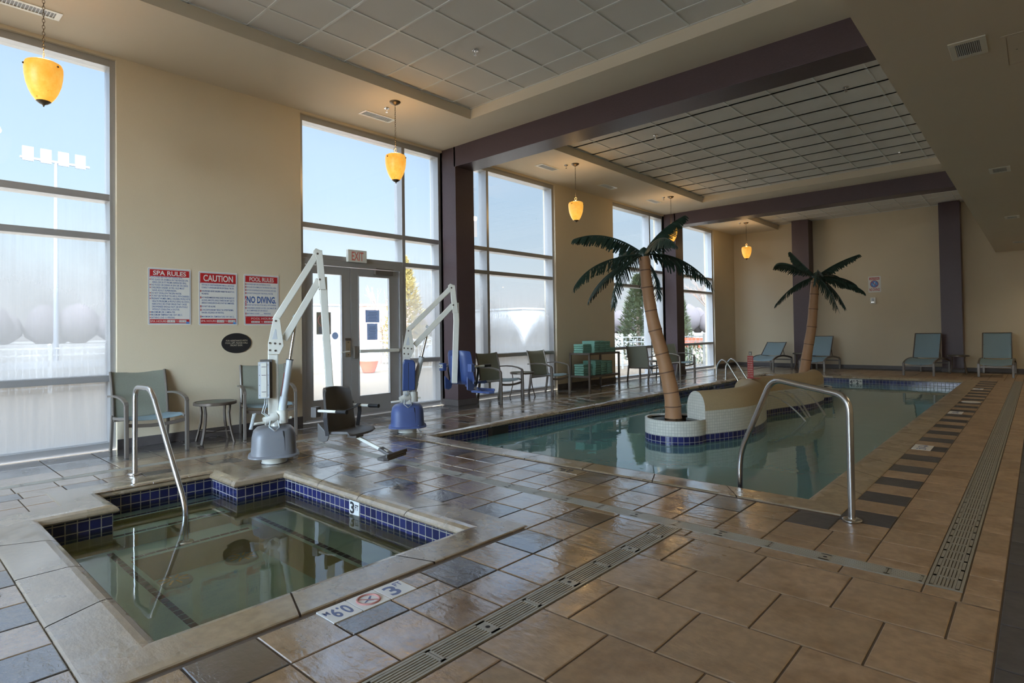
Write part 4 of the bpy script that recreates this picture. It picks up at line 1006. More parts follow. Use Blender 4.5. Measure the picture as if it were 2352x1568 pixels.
# ------------------------------------------------------------------ alabaster pendants
mm, nt, b, o = newmat('amber_alabaster')
p = node(nt, 'ShaderNodeTexCoord').outputs['Object']; s = node(nt, 'ShaderNodeSeparateXYZ'); L(nt, p, s.inputs[0])
v1 = noise(nt, p, scale=9, detail=5, rough=.65); sp_ = noise(nt, p, scale=26, detail=3)
c = mixc(nt, sstep(nt, v1, .3, .75), (1.0, .42, .045), (1.0, .56, .11)); c = mixc(nt, sstep(nt, sp_, .70, .78, 0, .75), c, (.30, .10, .01))
L(nt, c, b.inputs['Base Color']); L(nt, c, b.inputs['Emission Color']); L(nt, sstep(nt, s.outputs[2], -.40, -.02, .72, .50), b.inputs['Emission Strength']); b.inputs['Roughness'].default_value = .35; MT['amber'] = mm
ring_sides = 6
def make_pendant():
    t = thing('pendant_light', '', 'pendant light', group='alabaster pendants along the windows')
    m = MB(); m.lathe([(0, 0), (.075, 0), (.075, -.008), (.060, -.022), (.030, -.040), (.012, -.048), (0, -.05)], 24); m.build('canopy', 'antique', t, smooth=50)
    ch_ = MB(); z = -.055; k = 0
    while z > -.62:
        pts = []
        for i in range(10):
            a = 2*pi*i/10; x, zz = .0095*cos(a), .019*sin(a); pts.append((x, 0, z-.015+zz) if k % 2 else (0, x, z-.015+zz))
        ch_.tube(pts, .0022, 5, closed=True); z -= .0285; k += 1
    ch_.build('chain', 'antique', t, smooth=60)
    m = MB(); m.tube([(.026*cos(2*pi*i/16), 0, -.665+.026*sin(2*pi*i/16)) for i in range(16)], .003, 6, closed=True); m.lathe([(.006, -.69), (.012, -.70), (.035, -.722), (.04, -.728)], 16); m.build('loop', 'antique', t, smooth=50)
    m = MB(); prof = [(.060, -.722), (.105, -.727), (.130, -.740), (.139, -.765), (.140, -.80), (.137, -.85), (.126, -.92), (.107, -.98), (.083, -1.03), (.055, -1.07), (.03, -1.088)]
    g = MB(); g.lathe([(r, z+.722) for r, z in prof], 40); sh = g.build('shade', 'amber', t, smooth=60); sh.location = (0, 0, -.722)
    for k in range(3):
        a = 2*pi*k/3+.6; m = MB(); m.lathe([(.008, -.004), (.008, .007), (.004, .011), (0, .012)], 10, T=Matrix.Translation((.139*cos(a), .139*sin(a), -.775+.722)) @ Matrix.Rotation(a, 4, 'Z') @ Matrix.Rotation(pi/2, 4, 'Y')); m.build('screw', 'antique', sh, smooth=50)
    m = MB(); m.lathe([(.052, -1.066), (.055, -1.072), (.030, -1.092), (.012, -1.10), (.006, -1.108), (.007, -1.114), (0, -1.12)], 20); m.build('finial', 'antique', t, smooth=50)
    return t
pd = make_pendant()
PD = [(1.062, 'amber alabaster pendant in front of the tall left window'), (4.856, 'amber alabaster pendant hanging over the glazed doors'), (9.025, 'amber alabaster pendant in front of the cream wall above the towel rack'),
      (12.884, 'amber alabaster pendant partly behind a frond of the near palm'), (17.70, 'smallest looking amber alabaster pendant, in the far corner')]
for i, (y, l) in enumerate(PD):
    o = pd if i == 0 else copy_tree(pd); o.location = (1.19, y, ZC); o['label'] = l
    ld = bpy.data.lights.new('pendant_bulb', 'POINT'); ld.energy = 3; ld.color = (1, .66, .30); ld.shadow_soft_size = .05; lo_ = bpy.data.objects.new('pendant_bulb', ld); COL.objects.link(lo_); lo_.parent = o; lo_.location = (0, 0, -.66)
# ------------------------------------------------------------------ ceiling fittings
def vent(loc, lx, ly, lab, grp, n, along='y'):
    t = thing('air_vent', lab, 'air vent', loc, 0, grp); bw = .03 if lx < .25 and ly < .6 and grp.startswith('ceil') else .045
    m = MB()
    for a in ((-lx/2, -ly/2, lx/2, -ly/2+bw), (-lx/2, ly/2-bw, lx/2, ly/2), (-lx/2, -ly/2+bw, -lx/2+bw*.8, ly/2-bw), (lx/2-bw*.8, -ly/2+bw, lx/2, ly/2-bw)): m.box(a[0], a[1], -.008, a[2], a[3], .0)
    m.build('frame', 'white', t, bevel=.002)
    m = MB(); m.box(-lx/2+bw*.5, -ly/2+bw*.5, -.001, lx/2-bw*.5, ly/2-bw*.5, .0); m.build('duct', 'dgrey2', t)
    m = MB(); W_ = lx/2-bw*.8; H_ = ly/2-bw
    for k in range(n):
        if along == 'y': y = -H_+2*H_*(k+.5)/n; m.box(-W_, y-.006, -.007, W_, y+.002, -.001)
        else: x = -W_+2*W_*(k+.5)/n; m.box(x-.003, -H_, -.007, x+.002, H_, -.001)
    m.build('louvers', 'ltgrey', t); return t
CG = 'ceiling vents along the windows'
for y, ly, l in ((1.0, .60, 'slatted white ceiling vent above the left window'), (5.005, .53, 'white ceiling vent over the glazed doors'), (8.835, .53, 'white ceiling vent over the half fogged window'), (10.95, .53, 'white ceiling vent in the shaded ceiling above the towel rack'), (13.03, .52, 'white ceiling vent above the clear window left of the far beam'), (16.9, .53, 'white ceiling vent hidden behind the far beam')):
    vent((.57 if y < 8 else .67, y, ZC), .185, ly, l, CG, 19)
for y, l in ((5.02, 'nearest white vent in the low soffit'), (9.25, 'second white vent in the low soffit from the viewer'), (13.5, 'third white vent in the low soffit from the viewer'), (17.7, 'farthest white vent in the low soffit, by the far wall')):
    vent((7.335, y, ZS), .20, .315, l, 'soffit vents', 12, 'x')
m = MB()
for a in ((7.505, 4.975, 8.10, 5.0), (7.505, 5.555, 8.10, 5.58), (7.505, 5.0, 7.53, 5.555), (8.075, 5.0, 8.10, 5.555)): m.box(a[0], a[1], ZS-.004, a[2], a[3], ZS)
t = m.build('access_panel', 'ceil'); tag(t, 'flush square access panel beside the nearest soffit vent', 'access panel')
m = MB(); m.box(7.534, 5.004, ZS-.003, 8.071, 5.551, ZS-.0005); m.lathe([(.006, 0), (0, -.001)], 8, c=(7.58, 5.27, ZS-.0035), m=1); m.build('hatch', ['ceil', 'hole'], t)
def sprinkler(loc, lab):
    t = thing('sprinkler', lab, 'sprinkler', loc, 0, 'ceiling sprinklers')
    m = MB(); m.lathe([(.040, 0), (.038, -.010), (.024, -.014), (.014, -.014)], 18); m.build('escutcheon', 'steel', t, smooth=40)
    m = MB(); m.tube([(0, 0, -.012), (0, 0, -.03)], .010, 8); m.tube([(-.012, 0, -.03), (-.014, 0, -.045), (0, 0, -.058)], .003, 5); m.tube([(.012, 0, -.03), (.014, 0, -.045), (0, 0, -.058)], .003, 5); m.lathe([(.018, -.060), (.018, -.063), (0, -.063)], 12); m.build('head', 'steel', t, smooth=40)
for x, y, z, l in ((2.81, 4.80, ZT, 'sprinkler in the nearest tile tray'), (2.87, 9.02, ZT, 'sprinkler at the left of the second tile tray, near end'), (5.74, 9.07, ZT, 'sprinkler at the right of the second tile tray, near end'), (2.88, 13.2, ZT, 'sprinkler at the left of the second tile tray, far end'), (5.75, 13.23, ZT, 'sprinkler at the right of the second tile tray, far end'),
                   (.93, 4.907, ZC, 'sprinkler beside the pendant over the doors'), (1.02, 8.967, ZC, 'sprinkler beside the pendant above the towel rack'), (1.04, 12.82, ZC, 'sprinkler beside the pendant behind the near palm'), (1.04, 17.6, ZC, 'sprinkler beside the farthest pendant'), (7.62, 12.9, ZS, 'sprinkler in the low soffit near its far vents')):
    sprinkler((x, y, z), l)
def downlight(x, y):
    t = thing('ceiling_light', 'round recessed light in the low soffit, %s' % ('outside the picture to the right' if y < 9 else 'deep in the room'), 'ceiling light', (x, y, ZS), 0, 'recessed soffit lights')
    m = MB(); m.lathe([(.10, 0), (.10, -.008), (.075, -.010), (.072, -.002)], 28); m.build('trim_ring', 'white', t, smooth=40)
    m = MB(); m.lathe([(.073, -.003), (0, -.003)], 28); m.build('lens', 'lamp', t)
    ld = bpy.data.lights.new('downlight', 'SPOT'); ld.energy = DOWN; ld.color = (1, .82, .58); ld.spot_size = R(150); ld.spot_blend = .6; ld.shadow_soft_size = .07; lo_ = bpy.data.objects.new('downlight', ld); COL.objects.link(lo_); lo_.parent = t; lo_.location = (0, 0, -.02)
DOWN = 45; MT['lamp'] = M('warm_lamp', (1, .85, .6), .5, emit=6)
for y in (-2.6, 1.6, 5.8, 10.0, 14.2, 18.2): downlight(8.9, y)
# ------------------------------------------------------------------ signs on the walls
def rbox(m, x0, y0, x1, y1, z0, z1, r, mi=0, T=None):
    P = []
    for cx, cy, a0 in ((x1-r, y0+r, -pi/2), (x1-r, y1-r, 0), (x0+r, y1-r, pi/2), (x0+r, y0+r, pi)):
        for k in range(5): a = a0+k*pi/8; P.append((cx+r*cos(a), cy+r*sin(a)))
    m.prism(P, z0, z1, mi, T)
def frame_line(m, x0, y0, x1, y1, w, z, mi, T=None):
    for a in ((x0, y0, x1, y0+w), (x0, y1-w, x1, y1), (x0, y0+w, x0+w, y1-w), (x1-w, y0+w, x1, y1-w)): m.box(a[0], a[1], z, a[2], a[3], z+.0006, mi, T)
def rules_sign(name, lab, y0, y1, z0, z1, title, hh, lines, foot, bullet):
    w, h = y1-y0, z1-z0; t = thing(name, lab, 'sign', (.001, y0, z0)); T = Matrix.Translation((-.001, -y0, -z0)) @ wallx(.001, y0, z0)
    m = MB(); rbox(m, 0, 0, w, h, 0, .004, .012); m.build('panel', 'paper', t, T=T)
    m = MB(); frame_line(m, .009, .012, w-.009, h-.012, .0028, .004, 0); m.build('border', 'signblue', t, T=T)
    m = MB(); m.box(.019, h-.022-hh, .004, w-.019, h-.022, .0048); m.box(.019, .020, .004, w-.019, .020+foot[0], .0048)
    m.build('header', 'signred', t, T=T); z = Matrix.Translation((0, 0, .0054)); zt_ = Matrix.Translation((0, 0, .0046))
    m = MB(); text(m, title, w/2, h-.022-hh*.82, hh*.64, (w-.05)*foot[3], T=z, align='C', bold=.02, res=4)
    for (s, x, yy, hh2, ww) in foot[1]: text(m, s, x*w, .020+yy, hh2, ww*w, T=z)
    for (x0, x1, ya, yb) in foot[2]: m.box(x0*w, .020+ya, .0048, x1*w, .020+yb, .0054)
    m.build('title_lettering', 'paper', t, T=T)
    m = MB(); mb_ = MB(); mw = MB(); md = MB()
    for (num, txt, yf, hf, wf, xf) in lines:
        yy = z1 and yf*h
        text(m, txt, (.075+xf)*w, yy, hf*h, wf*w, T=zt_, bold=.012 if hf < .05 else .03)
        if num is not None:
            if bullet == 'dot': mb_.box(.040*w, yy+hf*h*.2, .004, .062*w, yy+hf*h*.75, .0046)
            else:
                mb_.box(.036*w, yy-hf*h*.15, .004, .067*w, yy+hf*h*1.05, .0046); text(mw, num, .0515*w, yy+.0015, hf*h*.7, None, T=z, align='C')
    m.build('rules_lettering', 'signblue', t, T=T); mb_.build('bullets', 'signred', t, T=T)
    if mw.v: mw.build('numbers', 'paper', t, T=T)
    for (s, x, yy, hh2, ww) in foot[4]: text(md, s, x*w, .020+yy, hh2, ww*w, T=Matrix.Translation((0, 0, .006)))
    if md.v: md.build('hours_lettering', 'signblack', t, T=T)
    m = MB(); m.box(w-.055, .014, .0049, w-.022, .038, .0056); m.build('sticker', 'signblue2', t, T=T)
lh = .0265
spa = [('SHOWER BEFORE ENTERING SPA.', .72, 0, 1), ('NO GLASS OR ANIMALS IN THE FENCED SPA', .86, 0, 1), ('AREA (OR 50 FT FROM UNFENCED SPA).', .80, .02, 0), ('NO FOOD OR DRINK IN SPA OR ON DECK.', .86, 0, 1), ('CHILDREN UNDER 18 YRS. OLD MUST', .77, 0, 1), ('HAVE ADULT SUPERVISION.', .56, .02, 0),
       ('DO NOT SWALLOW THE SPA WATER.', .70, 0, 1), ('DO NOT USE THE SPA IF YOU ARE ILL WITH DIARRHEA.', .89, 0, 1), ('PREGNANT WOMEN, SMALL CHILDREN, PEOPLE WITH', .90, 0, 1), ('HEALTH PROBLEMS, & PEOPLE USING ALCOHOL,', .87, .02, 0), ('NARCOTICS OR OTHER DRUGS THAT CAUSE', .80, .02, 0), ('DROWSINESS SHOULD NOT USE SPA POOLS', .82, .02, 0), ('WITHOUT CONSULTING A DOCTOR.', .63, .02, 0),
       ('MAXIMUM USE 15 MINUTES.', .55, 0, 1), ('MAXIMUM TEMPERATURE 104 F (40) C.', .72, 0, 1), ('BATHING LOAD  8  PERSONS.', .54, 0, 1)]
ln = [('x' if b else None, s, .826-i*.0475, .030, w, x) for i, (s, w, x, b) in enumerate(spa)]
rules_sign('spa_rules_sign', 'white and red SPA RULES sign on the left wall', 2.21, 2.672, 1.385, 2.054, 'SPA RULES', .078, ln,
           (.046, [('SPA HOURS', .05, .012, .022, .37), ('TO', .635, .012, .022, .07)], [(.435, .62, .009, .037), (.715, .885, .009, .037)], .86, [('5:00 AM', .445, .014, .018, .165), ('2:00 AM', .725, .014, .018, .15)]), 'dot')
cau = [('1', 'ELDERLY PERSONS, PREGNANT WOMEN, INFANTS AND THOSE', .785, .84), (None, 'WITH HEALTH CONDITIONS REQUIRING MEDICAL CARE SHOULD', .735, .84), (None, 'CONSULT A PHYSICIAN BEFORE ENTERING THE SPA.', .685, .84), ('2', 'UNSUPERVISED USE BY CHILDREN UNDER THE AGE OF 14 IS', .62, .84), (None, 'PROHIBITED.', .57, .18), ('3', 'HOT WATER IMMERSION WHILE UNDER THE INFLUENCE OF', .50, .84), (None, 'ALCOHOL, NARCOTICS, DRUGS, OR MEDICINES MAY LEAD TO', .45, .84), (None, 'SERIOUS CONSEQUENCES AND IS NOT RECOMMENDED.', .40, .84),
       ('4', 'DO NOT USE ALONE.', .335, .35), ('5', 'LONG EXPOSURE MAY RESULT IN HYPERTHERMIA,', .27, .82), (None, 'NAUSEA, DIZZINESS OR FAINTING.', .22, .57), ('6', 'MAXIMUM SPA TEMPERATURE 104 F (40 C).', .145, .84)]
rules_sign('caution_sign', 'white and red CAUTION sign, middle of three on the left wall', 2.76, 3.226, 1.38, 2.045, 'CAUTION', .118, [(a, b, c, .030, d, 0) for a, b, c, d in cau],
           (.060, [('SPA HOURS', .05, .020, .024, .39), ('TO', .655, .020, .024, .075)], [(.455, .645, .014, .046), (.745, .94, .014, .046)], .86, [('5:00 AM', .465, .021, .018, .17), ('12:00 AM', .752, .021, .018, .18)]), 'num')
poo = [('1', 'WARNING: NO LIFEGUARD ON DUTY.', .845, .70, .028), ('2', 'SHOWER BEFORE ENTERING POOL.', .79, .69, .028), ('3', 'NO GLASS OR ANIMALS IN THE FENCED POOL AREA.', .735, .85, .028), ('4', 'NO FOOD OR BEVERAGE IN POOL OR ON POOL WET DECK.', .675, .85, .028), ('5', 'DO NOT SWALLOW THE POOL WATER.', .615, .76, .028), ('6', 'NO DIVING.', .44, .84, .125), ('7', 'DO NOT USE THE POOL IF YOU ARE ILL WITH DIARRHEA.', .385, .85, .028), ('8', 'CHILDREN UNDER 14 YRS. OLD MUST BE', .325, .85, .028), (None, 'ACCOMPANIED BY AN ADULT.', .275, .60, .028), ('9', 'BATHING LOAD ____ PERSONS', .215, .68, .028), ('10', 'EMERGENCY ASSISTANCE # 911', .155, .66, .028)]
rules_sign('pool_rules_sign', 'white and red POOL RULES sign with large blue NO DIVING', 3.31, 3.778, 1.378, 2.044, 'POOL RULES', .082, [(a, b, c, e_, d, 0) for a, b, c, d, e_ in poo],
           (.095, [('POOL HOURS', .20, .054, .026, .60), ('TO', .47, .016, .016, .06)], [(.20, .44, .012, .036), (.56, .80, .012, .036)], .78, [('5:00 AM', .22, .016, .016, .20), ('12:00 AM', .58, .016, .016, .20)]), 'num')
t = thing('assistance_plaque', 'black oval plaque about pool lift assistance below the rules signs', 'plaque', (.001, 3.213, 1.15)); T = Matrix.Translation((-.001, -3.213, -1.15)) @ wallx(.001, 3.213, 1.15)
m = MB(); m.prism([(.188*cos(2*pi*k/48), .128*sin(2*pi*k/48)) for k in range(48)], 0, .008); m.build('panel', 'signblack', t, T=T, bevel=.003)
m = MB(); z = Matrix.Translation((0, 0, .0088)); text(m, 'FOR ASSISTANCE WITH', 0, .022, .020, .268, T=z, align='C'); text(m, 'POOL LIFT, PLEASE CALL', 0, -.008, .020, .28, T=z, align='C'); text(m, 'FRONT DESK.', 0, -.038, .020, .155, T=z, align='C'); m.build('lettering', 'cream', t, T=T)
t = thing('no_diving_sign', 'white CAUTION NO DIVING sign on the far wall', 'sign', (3.94, YF-.001, 2.235)); T = Matrix.Translation((-3.94, -YF+.001, -2.235)) @ wally(3.94, YF-.001, 2.235)
w, h = .318, .47
m = MB(); rbox(m, 0, 0, w, h, 0, .004, .015); m.build('panel', 'paper', t, T=T)
m = MB(); m.box(.03, h-.105, .004, w-.035, h-.035, .005); m.prism([(w/2-.005+.105*cos(2*pi*k/40), .245+.105*sin(2*pi*k/40)) for k in range(40)], .004, .005); text(m, 'NO DIVING!', w/2, .04, .078, .262, T=Matrix.Translation((0, 0, .0055)), align='C', bold=.02); m.build('red_print', 'signred', t, T=T)
m = MB(); m.prism([(w/2-.005+.092*cos(2*pi*k/40), .245+.092*sin(2*pi*k/40)) for k in range(40)], .005, .0056); m.build('blue_disc', 'signblue2', t, T=T)
m = MB(); text(m, 'CAUTION!', w/2-.003, h-.093, .044, .225, T=Matrix.Translation((0, 0, .006)), align='C', bold=.02)
m.prism([(.145, .26), (.165, .25), (.185, .31), (.172, .318)], .0058, .0062); m.prism([(.14, .235), (.155, .245), (.14, .19), (.128, .19)], .0058, .0062); m.box(.085, .236, .0058, .135, .243, .0062); m.box(.18, .236, .0058, .225, .243, .0062); m.build('white_print', 'paper', t, T=T)
m = MB(); m.bar([(.088, .318, .0066), (.222, .172, .0066)], .012, .0008, side=Vector((1, .92, 0))); m.build('slash', 'signred', t, T=T)
t = thing('fire_alarm', 'small white wall alarm with strobe below the no diving sign', 'alarm', (4.055, YF-.001, 1.995))
m = MB(); m.box(-.066, -.045, -.09, .066, 0, .09); m.lathe([(.036, 0), (.034, .004), (0, .004)], 20, T=Matrix.Translation((0, -.045, .03)) @ Matrix.Rotation(pi/2, 4, 'X'), m=1); m.build('housing', ['white', 'ltgrey'], t, bevel=.01)
m = MB(); m.box(-.045, -.060, -.07, .045, -.044, -.025); m.build('strobe', 'steel', t, bevel=.008)
t = thing('wall_outlet', 'small grey weatherproof outlet box low in the far left corner', 'outlet', (.485, YF-.001, .40)); m = MB(); m.box(-.045, -.03, -.065, .045, 0, .065); m.build('cover', 'grate', t, bevel=.006); m = MB(); m.box(-.014, -.034, -.035, .014, -.029, .03); m.build('receptacle', 'white', t)
# door fittings that stand on their own
t = thing('exit_sign', 'white exit sign with red lettering above the double doors', 'exit sign', (-.04, 5.012, 2.42)); m = MB(); m.box(-.005, -.162, -.095, .058, .162, .09); m.build('housing', 'white', t, bevel=.005)
m = MB(); text(m, 'EXIT', 0, -.068, .128, .205, T=wallx(.0588, .0, 0), align='C', bold=.015, res=4); m.build('lettering', 'exitred', t)
def sheet_on_glass(name, lab, cat, y0, y1, z0, z1, mat_, x=-.0835):
    t = thing(name, lab, cat, (x, (y0+y1)/2, (z0+z1)/2)); m = MB(); w, h = y1-y0, z1-z0; m.box(0, -w/2, -h/2, .0012, w/2, h/2); m.build('sheet', mat_, t); return t, w, h
for i, (y0, y1, z0, z1, l) in enumerate(((5.205, 5.462, 1.42, 1.612, 'upper paper notice taped to the right door glass'), (5.232, 5.425, 1.148, 1.402, 'lower paper notice taped to the right door glass'))):
    t, w, h = sheet_on_glass('paper_notice', l, 'notice', y0, y1, z0, z1, 'notice'); m = MB()
    for k in range(7): text(m, ('POOL NOTICE', 'NO FOOD OR DRINK', 'PLEASE SHOWER FIRST', 'CLOSE THE DOOR', 'TOWELS ON THE RACK', 'POOL DECK IS WET', 'THANK YOU')[k] if False else 'iiiiiiiiiiiiii'[:0], 0, 0, .01)
    for k in range(6 if i == 0 else 9): m.box(.0013, -w*(.26+.04*(k % 3)), h*.28-k*.024, .0016, w*(.26+.04*((k+1) % 3)), h*.28-k*.024+.006)
    m.build('print', 'faded', t)
t, w, h = sheet_on_glass('door_sign', 'grey sign with a red circle on the left door glass, behind the lift arm', 'sign', 4.38, 4.612, 1.245, 1.568, 'grate')
m = MB(); m.tube([(.0022, .088*cos(2*pi*k/36), .045+.088*sin(2*pi*k/36)) for k in range(36)], .0055, 6, closed=True); m.tube([(.0022, -.06, .105), (.0022, .06, -.015)], .005, 6); m.build('red_circle', 'fadedred', t)
m = MB(); 
for k in range(3): m.box(.0013, -.085, -.075-k*.03, .0017, .085, -.062-k*.03)
m.build('print', 'faded', t)
t = thing('door_decal', 'round pale blue decal on the left door glass', 'decal', (-.0835, 4.68, 1.222)); m = MB(); m.prism([(.052*cos(2*pi*k/32), .052*sin(2*pi*k/32)) for k in range(32)], 0, .0012, T=wallx(0, 0, 0)); m.build('disc', 'notice', t)
# ------------------------------------------------------------------ trench drains
def drain(lab, x0, y0, x1, y1, style, ends):
    """long grate channel; style 'long' has slats along its length, 'short' has rows of cross slots"""
    along_y = (y1-y0) > (x1-x0); ln = (y1-y0) if along_y else (x1-x0); w = (x1-x0) if along_y else (y1-y0)
    t = thing('trench_drain', lab, 'floor drain', (x0, y0, 0), 0, 'trench drains in the deck')
    T = Matrix(((0, 1, 0, 0), (1, 0, 0, 0), (0, 0, 1, 0), (0, 0, 0, 1))) if along_y else Matrix.Identity(4)
    m = MB(); m.box(0, 0, -.03, ln, w, -.024, 1); zc = .001
    m.box(0, 0, -.024, ln, .012, zc); m.box(0, w-.012, -.024, ln, w, zc); m.box(0, .012, -.024, .01, w-.012, zc); m.box(ln-.01, .012, -.024, ln, w-.012, zc)
    m.build('channel', ['grate', 'hole'], t, T=T)
    seg = .58; k = 0; x = .01
    while x < ln-.01 and k < 60:
        e_ = min(x+seg-.003, ln-.012); m = MB(); a, b = .015, w-.015; sp = e_-x
        if style == 'long':
            mid = (x+e_)/2; ribs = [(x, x+.012), (mid-.026, mid+.026), (e_-.012, e_)] if sp > .3 else [(x, x+.012), (e_-.012, e_)]
            for r0, r1 in ribs: m.box(r0, a, -.02, r1, b, zc)
            n = 7 
            for i in range(n): y = a+(b-a)*(i+.5)/n; m.box(x, y-.0042, -.02, e_, y+.0042, zc-.0005)
            m.box(x, a, -.02, e_, a+.010, zc); m.box(x, b-.010, -.02, e_, b, zc)
            if sp > .3: m.lathe([(.011, zc+.0004), (.0, zc+.0005)], 12, c=(mid, (a+b)/2, 0), m=1)
        else:
            n = max(1, round(sp/.145)); pitch = sp/n
            for i in range(n+1): m.box(max(x, x+i*pitch-.011), a, -.02, min(e_, x+i*pitch+.011), b, zc)
            for i in range(8): y = a+.006+(b-a-.012)*i/7; m.box(x, y-.0052, -.02, e_, y+.0052, zc-.0003)
            m.box(x, a, -.02, e_, a+.014, zc); m.box(x, b-.014, -.02, e_, b, zc)
        m.build('grate', ['grate', 'hole'], t, T=T); x += seg; k += 1
    return t
drain('long slatted drain running along the window side of the deck', 1.125, YL, 1.235, 16.9, 'long', 0)
drain('slatted drain across the deck between spa and pool', 1.24, 3.452, 7.208, 3.568, 'long', 0)
drain('slatted drain in the foreground between spa coping and large tiles', 5.822, YL, 5.955, 3.445, 'long', 0)
drain('drain with short slots along the right side of the pool', 7.213, 3.452, 7.357, 16.9, 'short', 0)
# ------------------------------------------------------------------ depth marker tiles
def marker(lab, x, y, w, h, rz, texts, mats=('paper', 'signblue'), nd=False, z=.0015):
    t = thing('depth_marker', lab, 'depth marker', (x, y, z), rz, 'depth markers')
    m = MB(); m.box(-w/2, -h/2, -.006, w/2, h/2, .001); m.build('tile', mats[0], t)
    m = MB(); zz = Matrix.Translation((0, 0, .0016))
    for (s, tx, ty, th, tw) in texts: text(m, s, tx*w, ty*h, th*h, tw*w if tw else None, T=zz, align='C', bold=.025, res=4)
    if nd:
        m.tube([(.052*cos(2*pi*k/32), .052*sin(2*pi*k/32), .0016) for k in range(32)], .0058, 6, closed=True, T=Matrix.Scale(1, 4))
        m.bar([(-.037, .037, .002), (.037, -.037, .002)], .009, .001, side=Vector((1, 1, 0)))
    m.build('marking', mats[1], t)
    if nd:
        m = MB(); m.prism([(-.03, -.012), (.0, .006), (.025, .028), (.031, .021), (.008, -.003), (.02, -.02), (.013, -.024), (-.004, -.008), (-.028, -.018)], .0012, .0018); m.build('diver', 'faded', t)
marker('white 3 FT depth tile in the deck at the near edge of the spa', 5.288, 1.745, .146, .150, R(90), [('3', -.14, -.36, .66, .42), ('FT', .28, .12, .26, .30)], ('paper', 'faded'))
marker('white tile with a red no diving symbol beside the spa', 5.288, 1.593, .146, .150, R(90), [], ('paper', 'fadedred'), nd=True)
marker('white tile with worn metric depth marking beside the spa', 5.288, 1.441, .146, .150, R(-90), [('0.9', -.06, -.28, .58, .62), ('M', .36, -.28, .24, .18)], ('paper', 'faded'))
marker('worn 0.9 depth tile in the deck along the far side of the spa', 3.86, 2.90, .29, .145, R(180), [('0.9', .14, -.30, .62, .36), ('M', .40, -.30, .3, .12)], ('tan', 'signblack'))
marker('worn depth tile in the deck along the near side of the pool', 4.515, 4.22, .26, .145, R(180), [('0.9', .1, -.30, .62, .40), ('M', .40, -.30, .3, .12)], ('coping', 'signblack'))
marker('worn depth tile in the wet deck left of the pool', 1.60, 5.78, .145, .30, R(90), [('3', -.2, -.1, .25, .3), ('FT', .2, -.1, .2, .3)], ('tan', 'signblack'))
for x, y, l in ((6.735, 7.28, 'nearest'), (6.735, 10.44, 'middle'), (6.735, 14.5, 'farthest')):
    marker('%s white depth tile among the dark bars right of the pool' % l, x, y, .16, .30, R(0), [('4', .0, .22, .20, .5), ('FT', 0, .02, .13, .5), ('2', 0, -.22, .18, .5), ('IN', 0, -.42, .13, .5)], ('paper', 'faded'))
t = thing('wet_floor_disc', 'pale round skimmer lid among the dark bars right of the pool', 'skimmer lid', (6.80, 12.0, .001)); m = MB(); m.lathe([(.125, 0), (.122, .004), (0, .004)], 36); m.build('lid', 'paper', t)
t = thing('floor_cap', 'round metal cleanout cap in the deck left of the spa', 'floor cap', (3.86, .395, .001)); m = MB(); m.lathe([(.062, 0), (.060, .003), (.045, .0035), (.043, .002), (0, .002)], 28); m.build('lid', 'steel', t)
def wall_marker(lab, T0, w, h, texts):
    t = thing('depth_marker', lab, 'depth marker', T0.translation, 0, 'depth markers'); T = Matrix.Translation(-T0.translation) @ T0
    m = MB(); m.box(0, 0, -.004, w, h, .002); m.build('tile', 'paper', t, T=T); m = MB()
    for (s, tx, ty, th, tw) in texts: text(m, s, tx*w, ty*h, th*h, tw*w, T=Matrix.Translation((0, 0, .0026)), align='C', bold=.03, res=4)
    m.build('marking', 'signblack', t, T=T)
wall_marker('white 3 FT depth tile set in the navy spa waterline', wally(3.555, 2.593, -.205), .135, .142, [('3', .30, .30, .60, .44), ('FT', .76, .52, .28, .34)])
wall_marker('white 4 FT 2 IN depth tile on the far pool edge', wally(4.085, 16.534, -.20), .285, .14, [('4', .14, .18, .62, .22), ('FT', .36, .45, .32, .16), ('2', .62, .18, .62, .22), ('IN', .86, .45, .32, .14)])
# ------------------------------------------------------------------ in the spa and pool
for x, y, l in ((2.80, 2.07, 'round star slotted drain cover on the spa floor, farther from the viewer'), (2.86, 1.55, 'round star slotted drain cover on the spa floor, nearer the step wall')):
    t = thing('spa_drain', l, 'drain cover', (x, y, -.568), 0, 'spa floor drain covers'); m = MB(); m.lathe([(.125, 0), (.12, .014), (.105, .02), (0, .024)], 32); m.build('cover', 'spadrain' if 'spadrain' in MT else 'grate', t, smooth=40)
    m = MB()
    for k in range(8): a = k*pi/4+.2; m.bar([(.03*cos(a), .03*sin(a), .0235), (.10*cos(a), .10*sin(a), .0205)], .014, .004, side=(-sin(a), cos(a), 0))
    m.build('slots', 'spawall', t)
for T0, l in ((wally(3.12, 2.594, -.245), 'round jet in the far spa wall, left of the depth tile'), (wally(3.86, 2.594, -.245), 'round jet in the far spa wall, right of the depth tile')):
    t = thing('spa_jet', l, 'spa jet', T0.translation, 0, 'spa jets'); m = MB(); m.lathe([(.045, .0), (.042, .008), (.028, .010), (.02, .004), (0, .003)], 20, T=Matrix.Translation(-T0.translation) @ T0); m.build('fitting', 'spawall', t, smooth=40)
t = thing('skimmer', 'dark skimmer opening with brown insert in the left pool wall', 'skimmer', (2.058, 5.89, -.12))
m = MB(); m.box(-.004, -.11, -.075, .003, .21, .055); m.build('opening', 'hole', t); m = MB(); m.box(0, -.20, -.08, .006, -.112, .056); m.build('insert', 'spastrip', t)
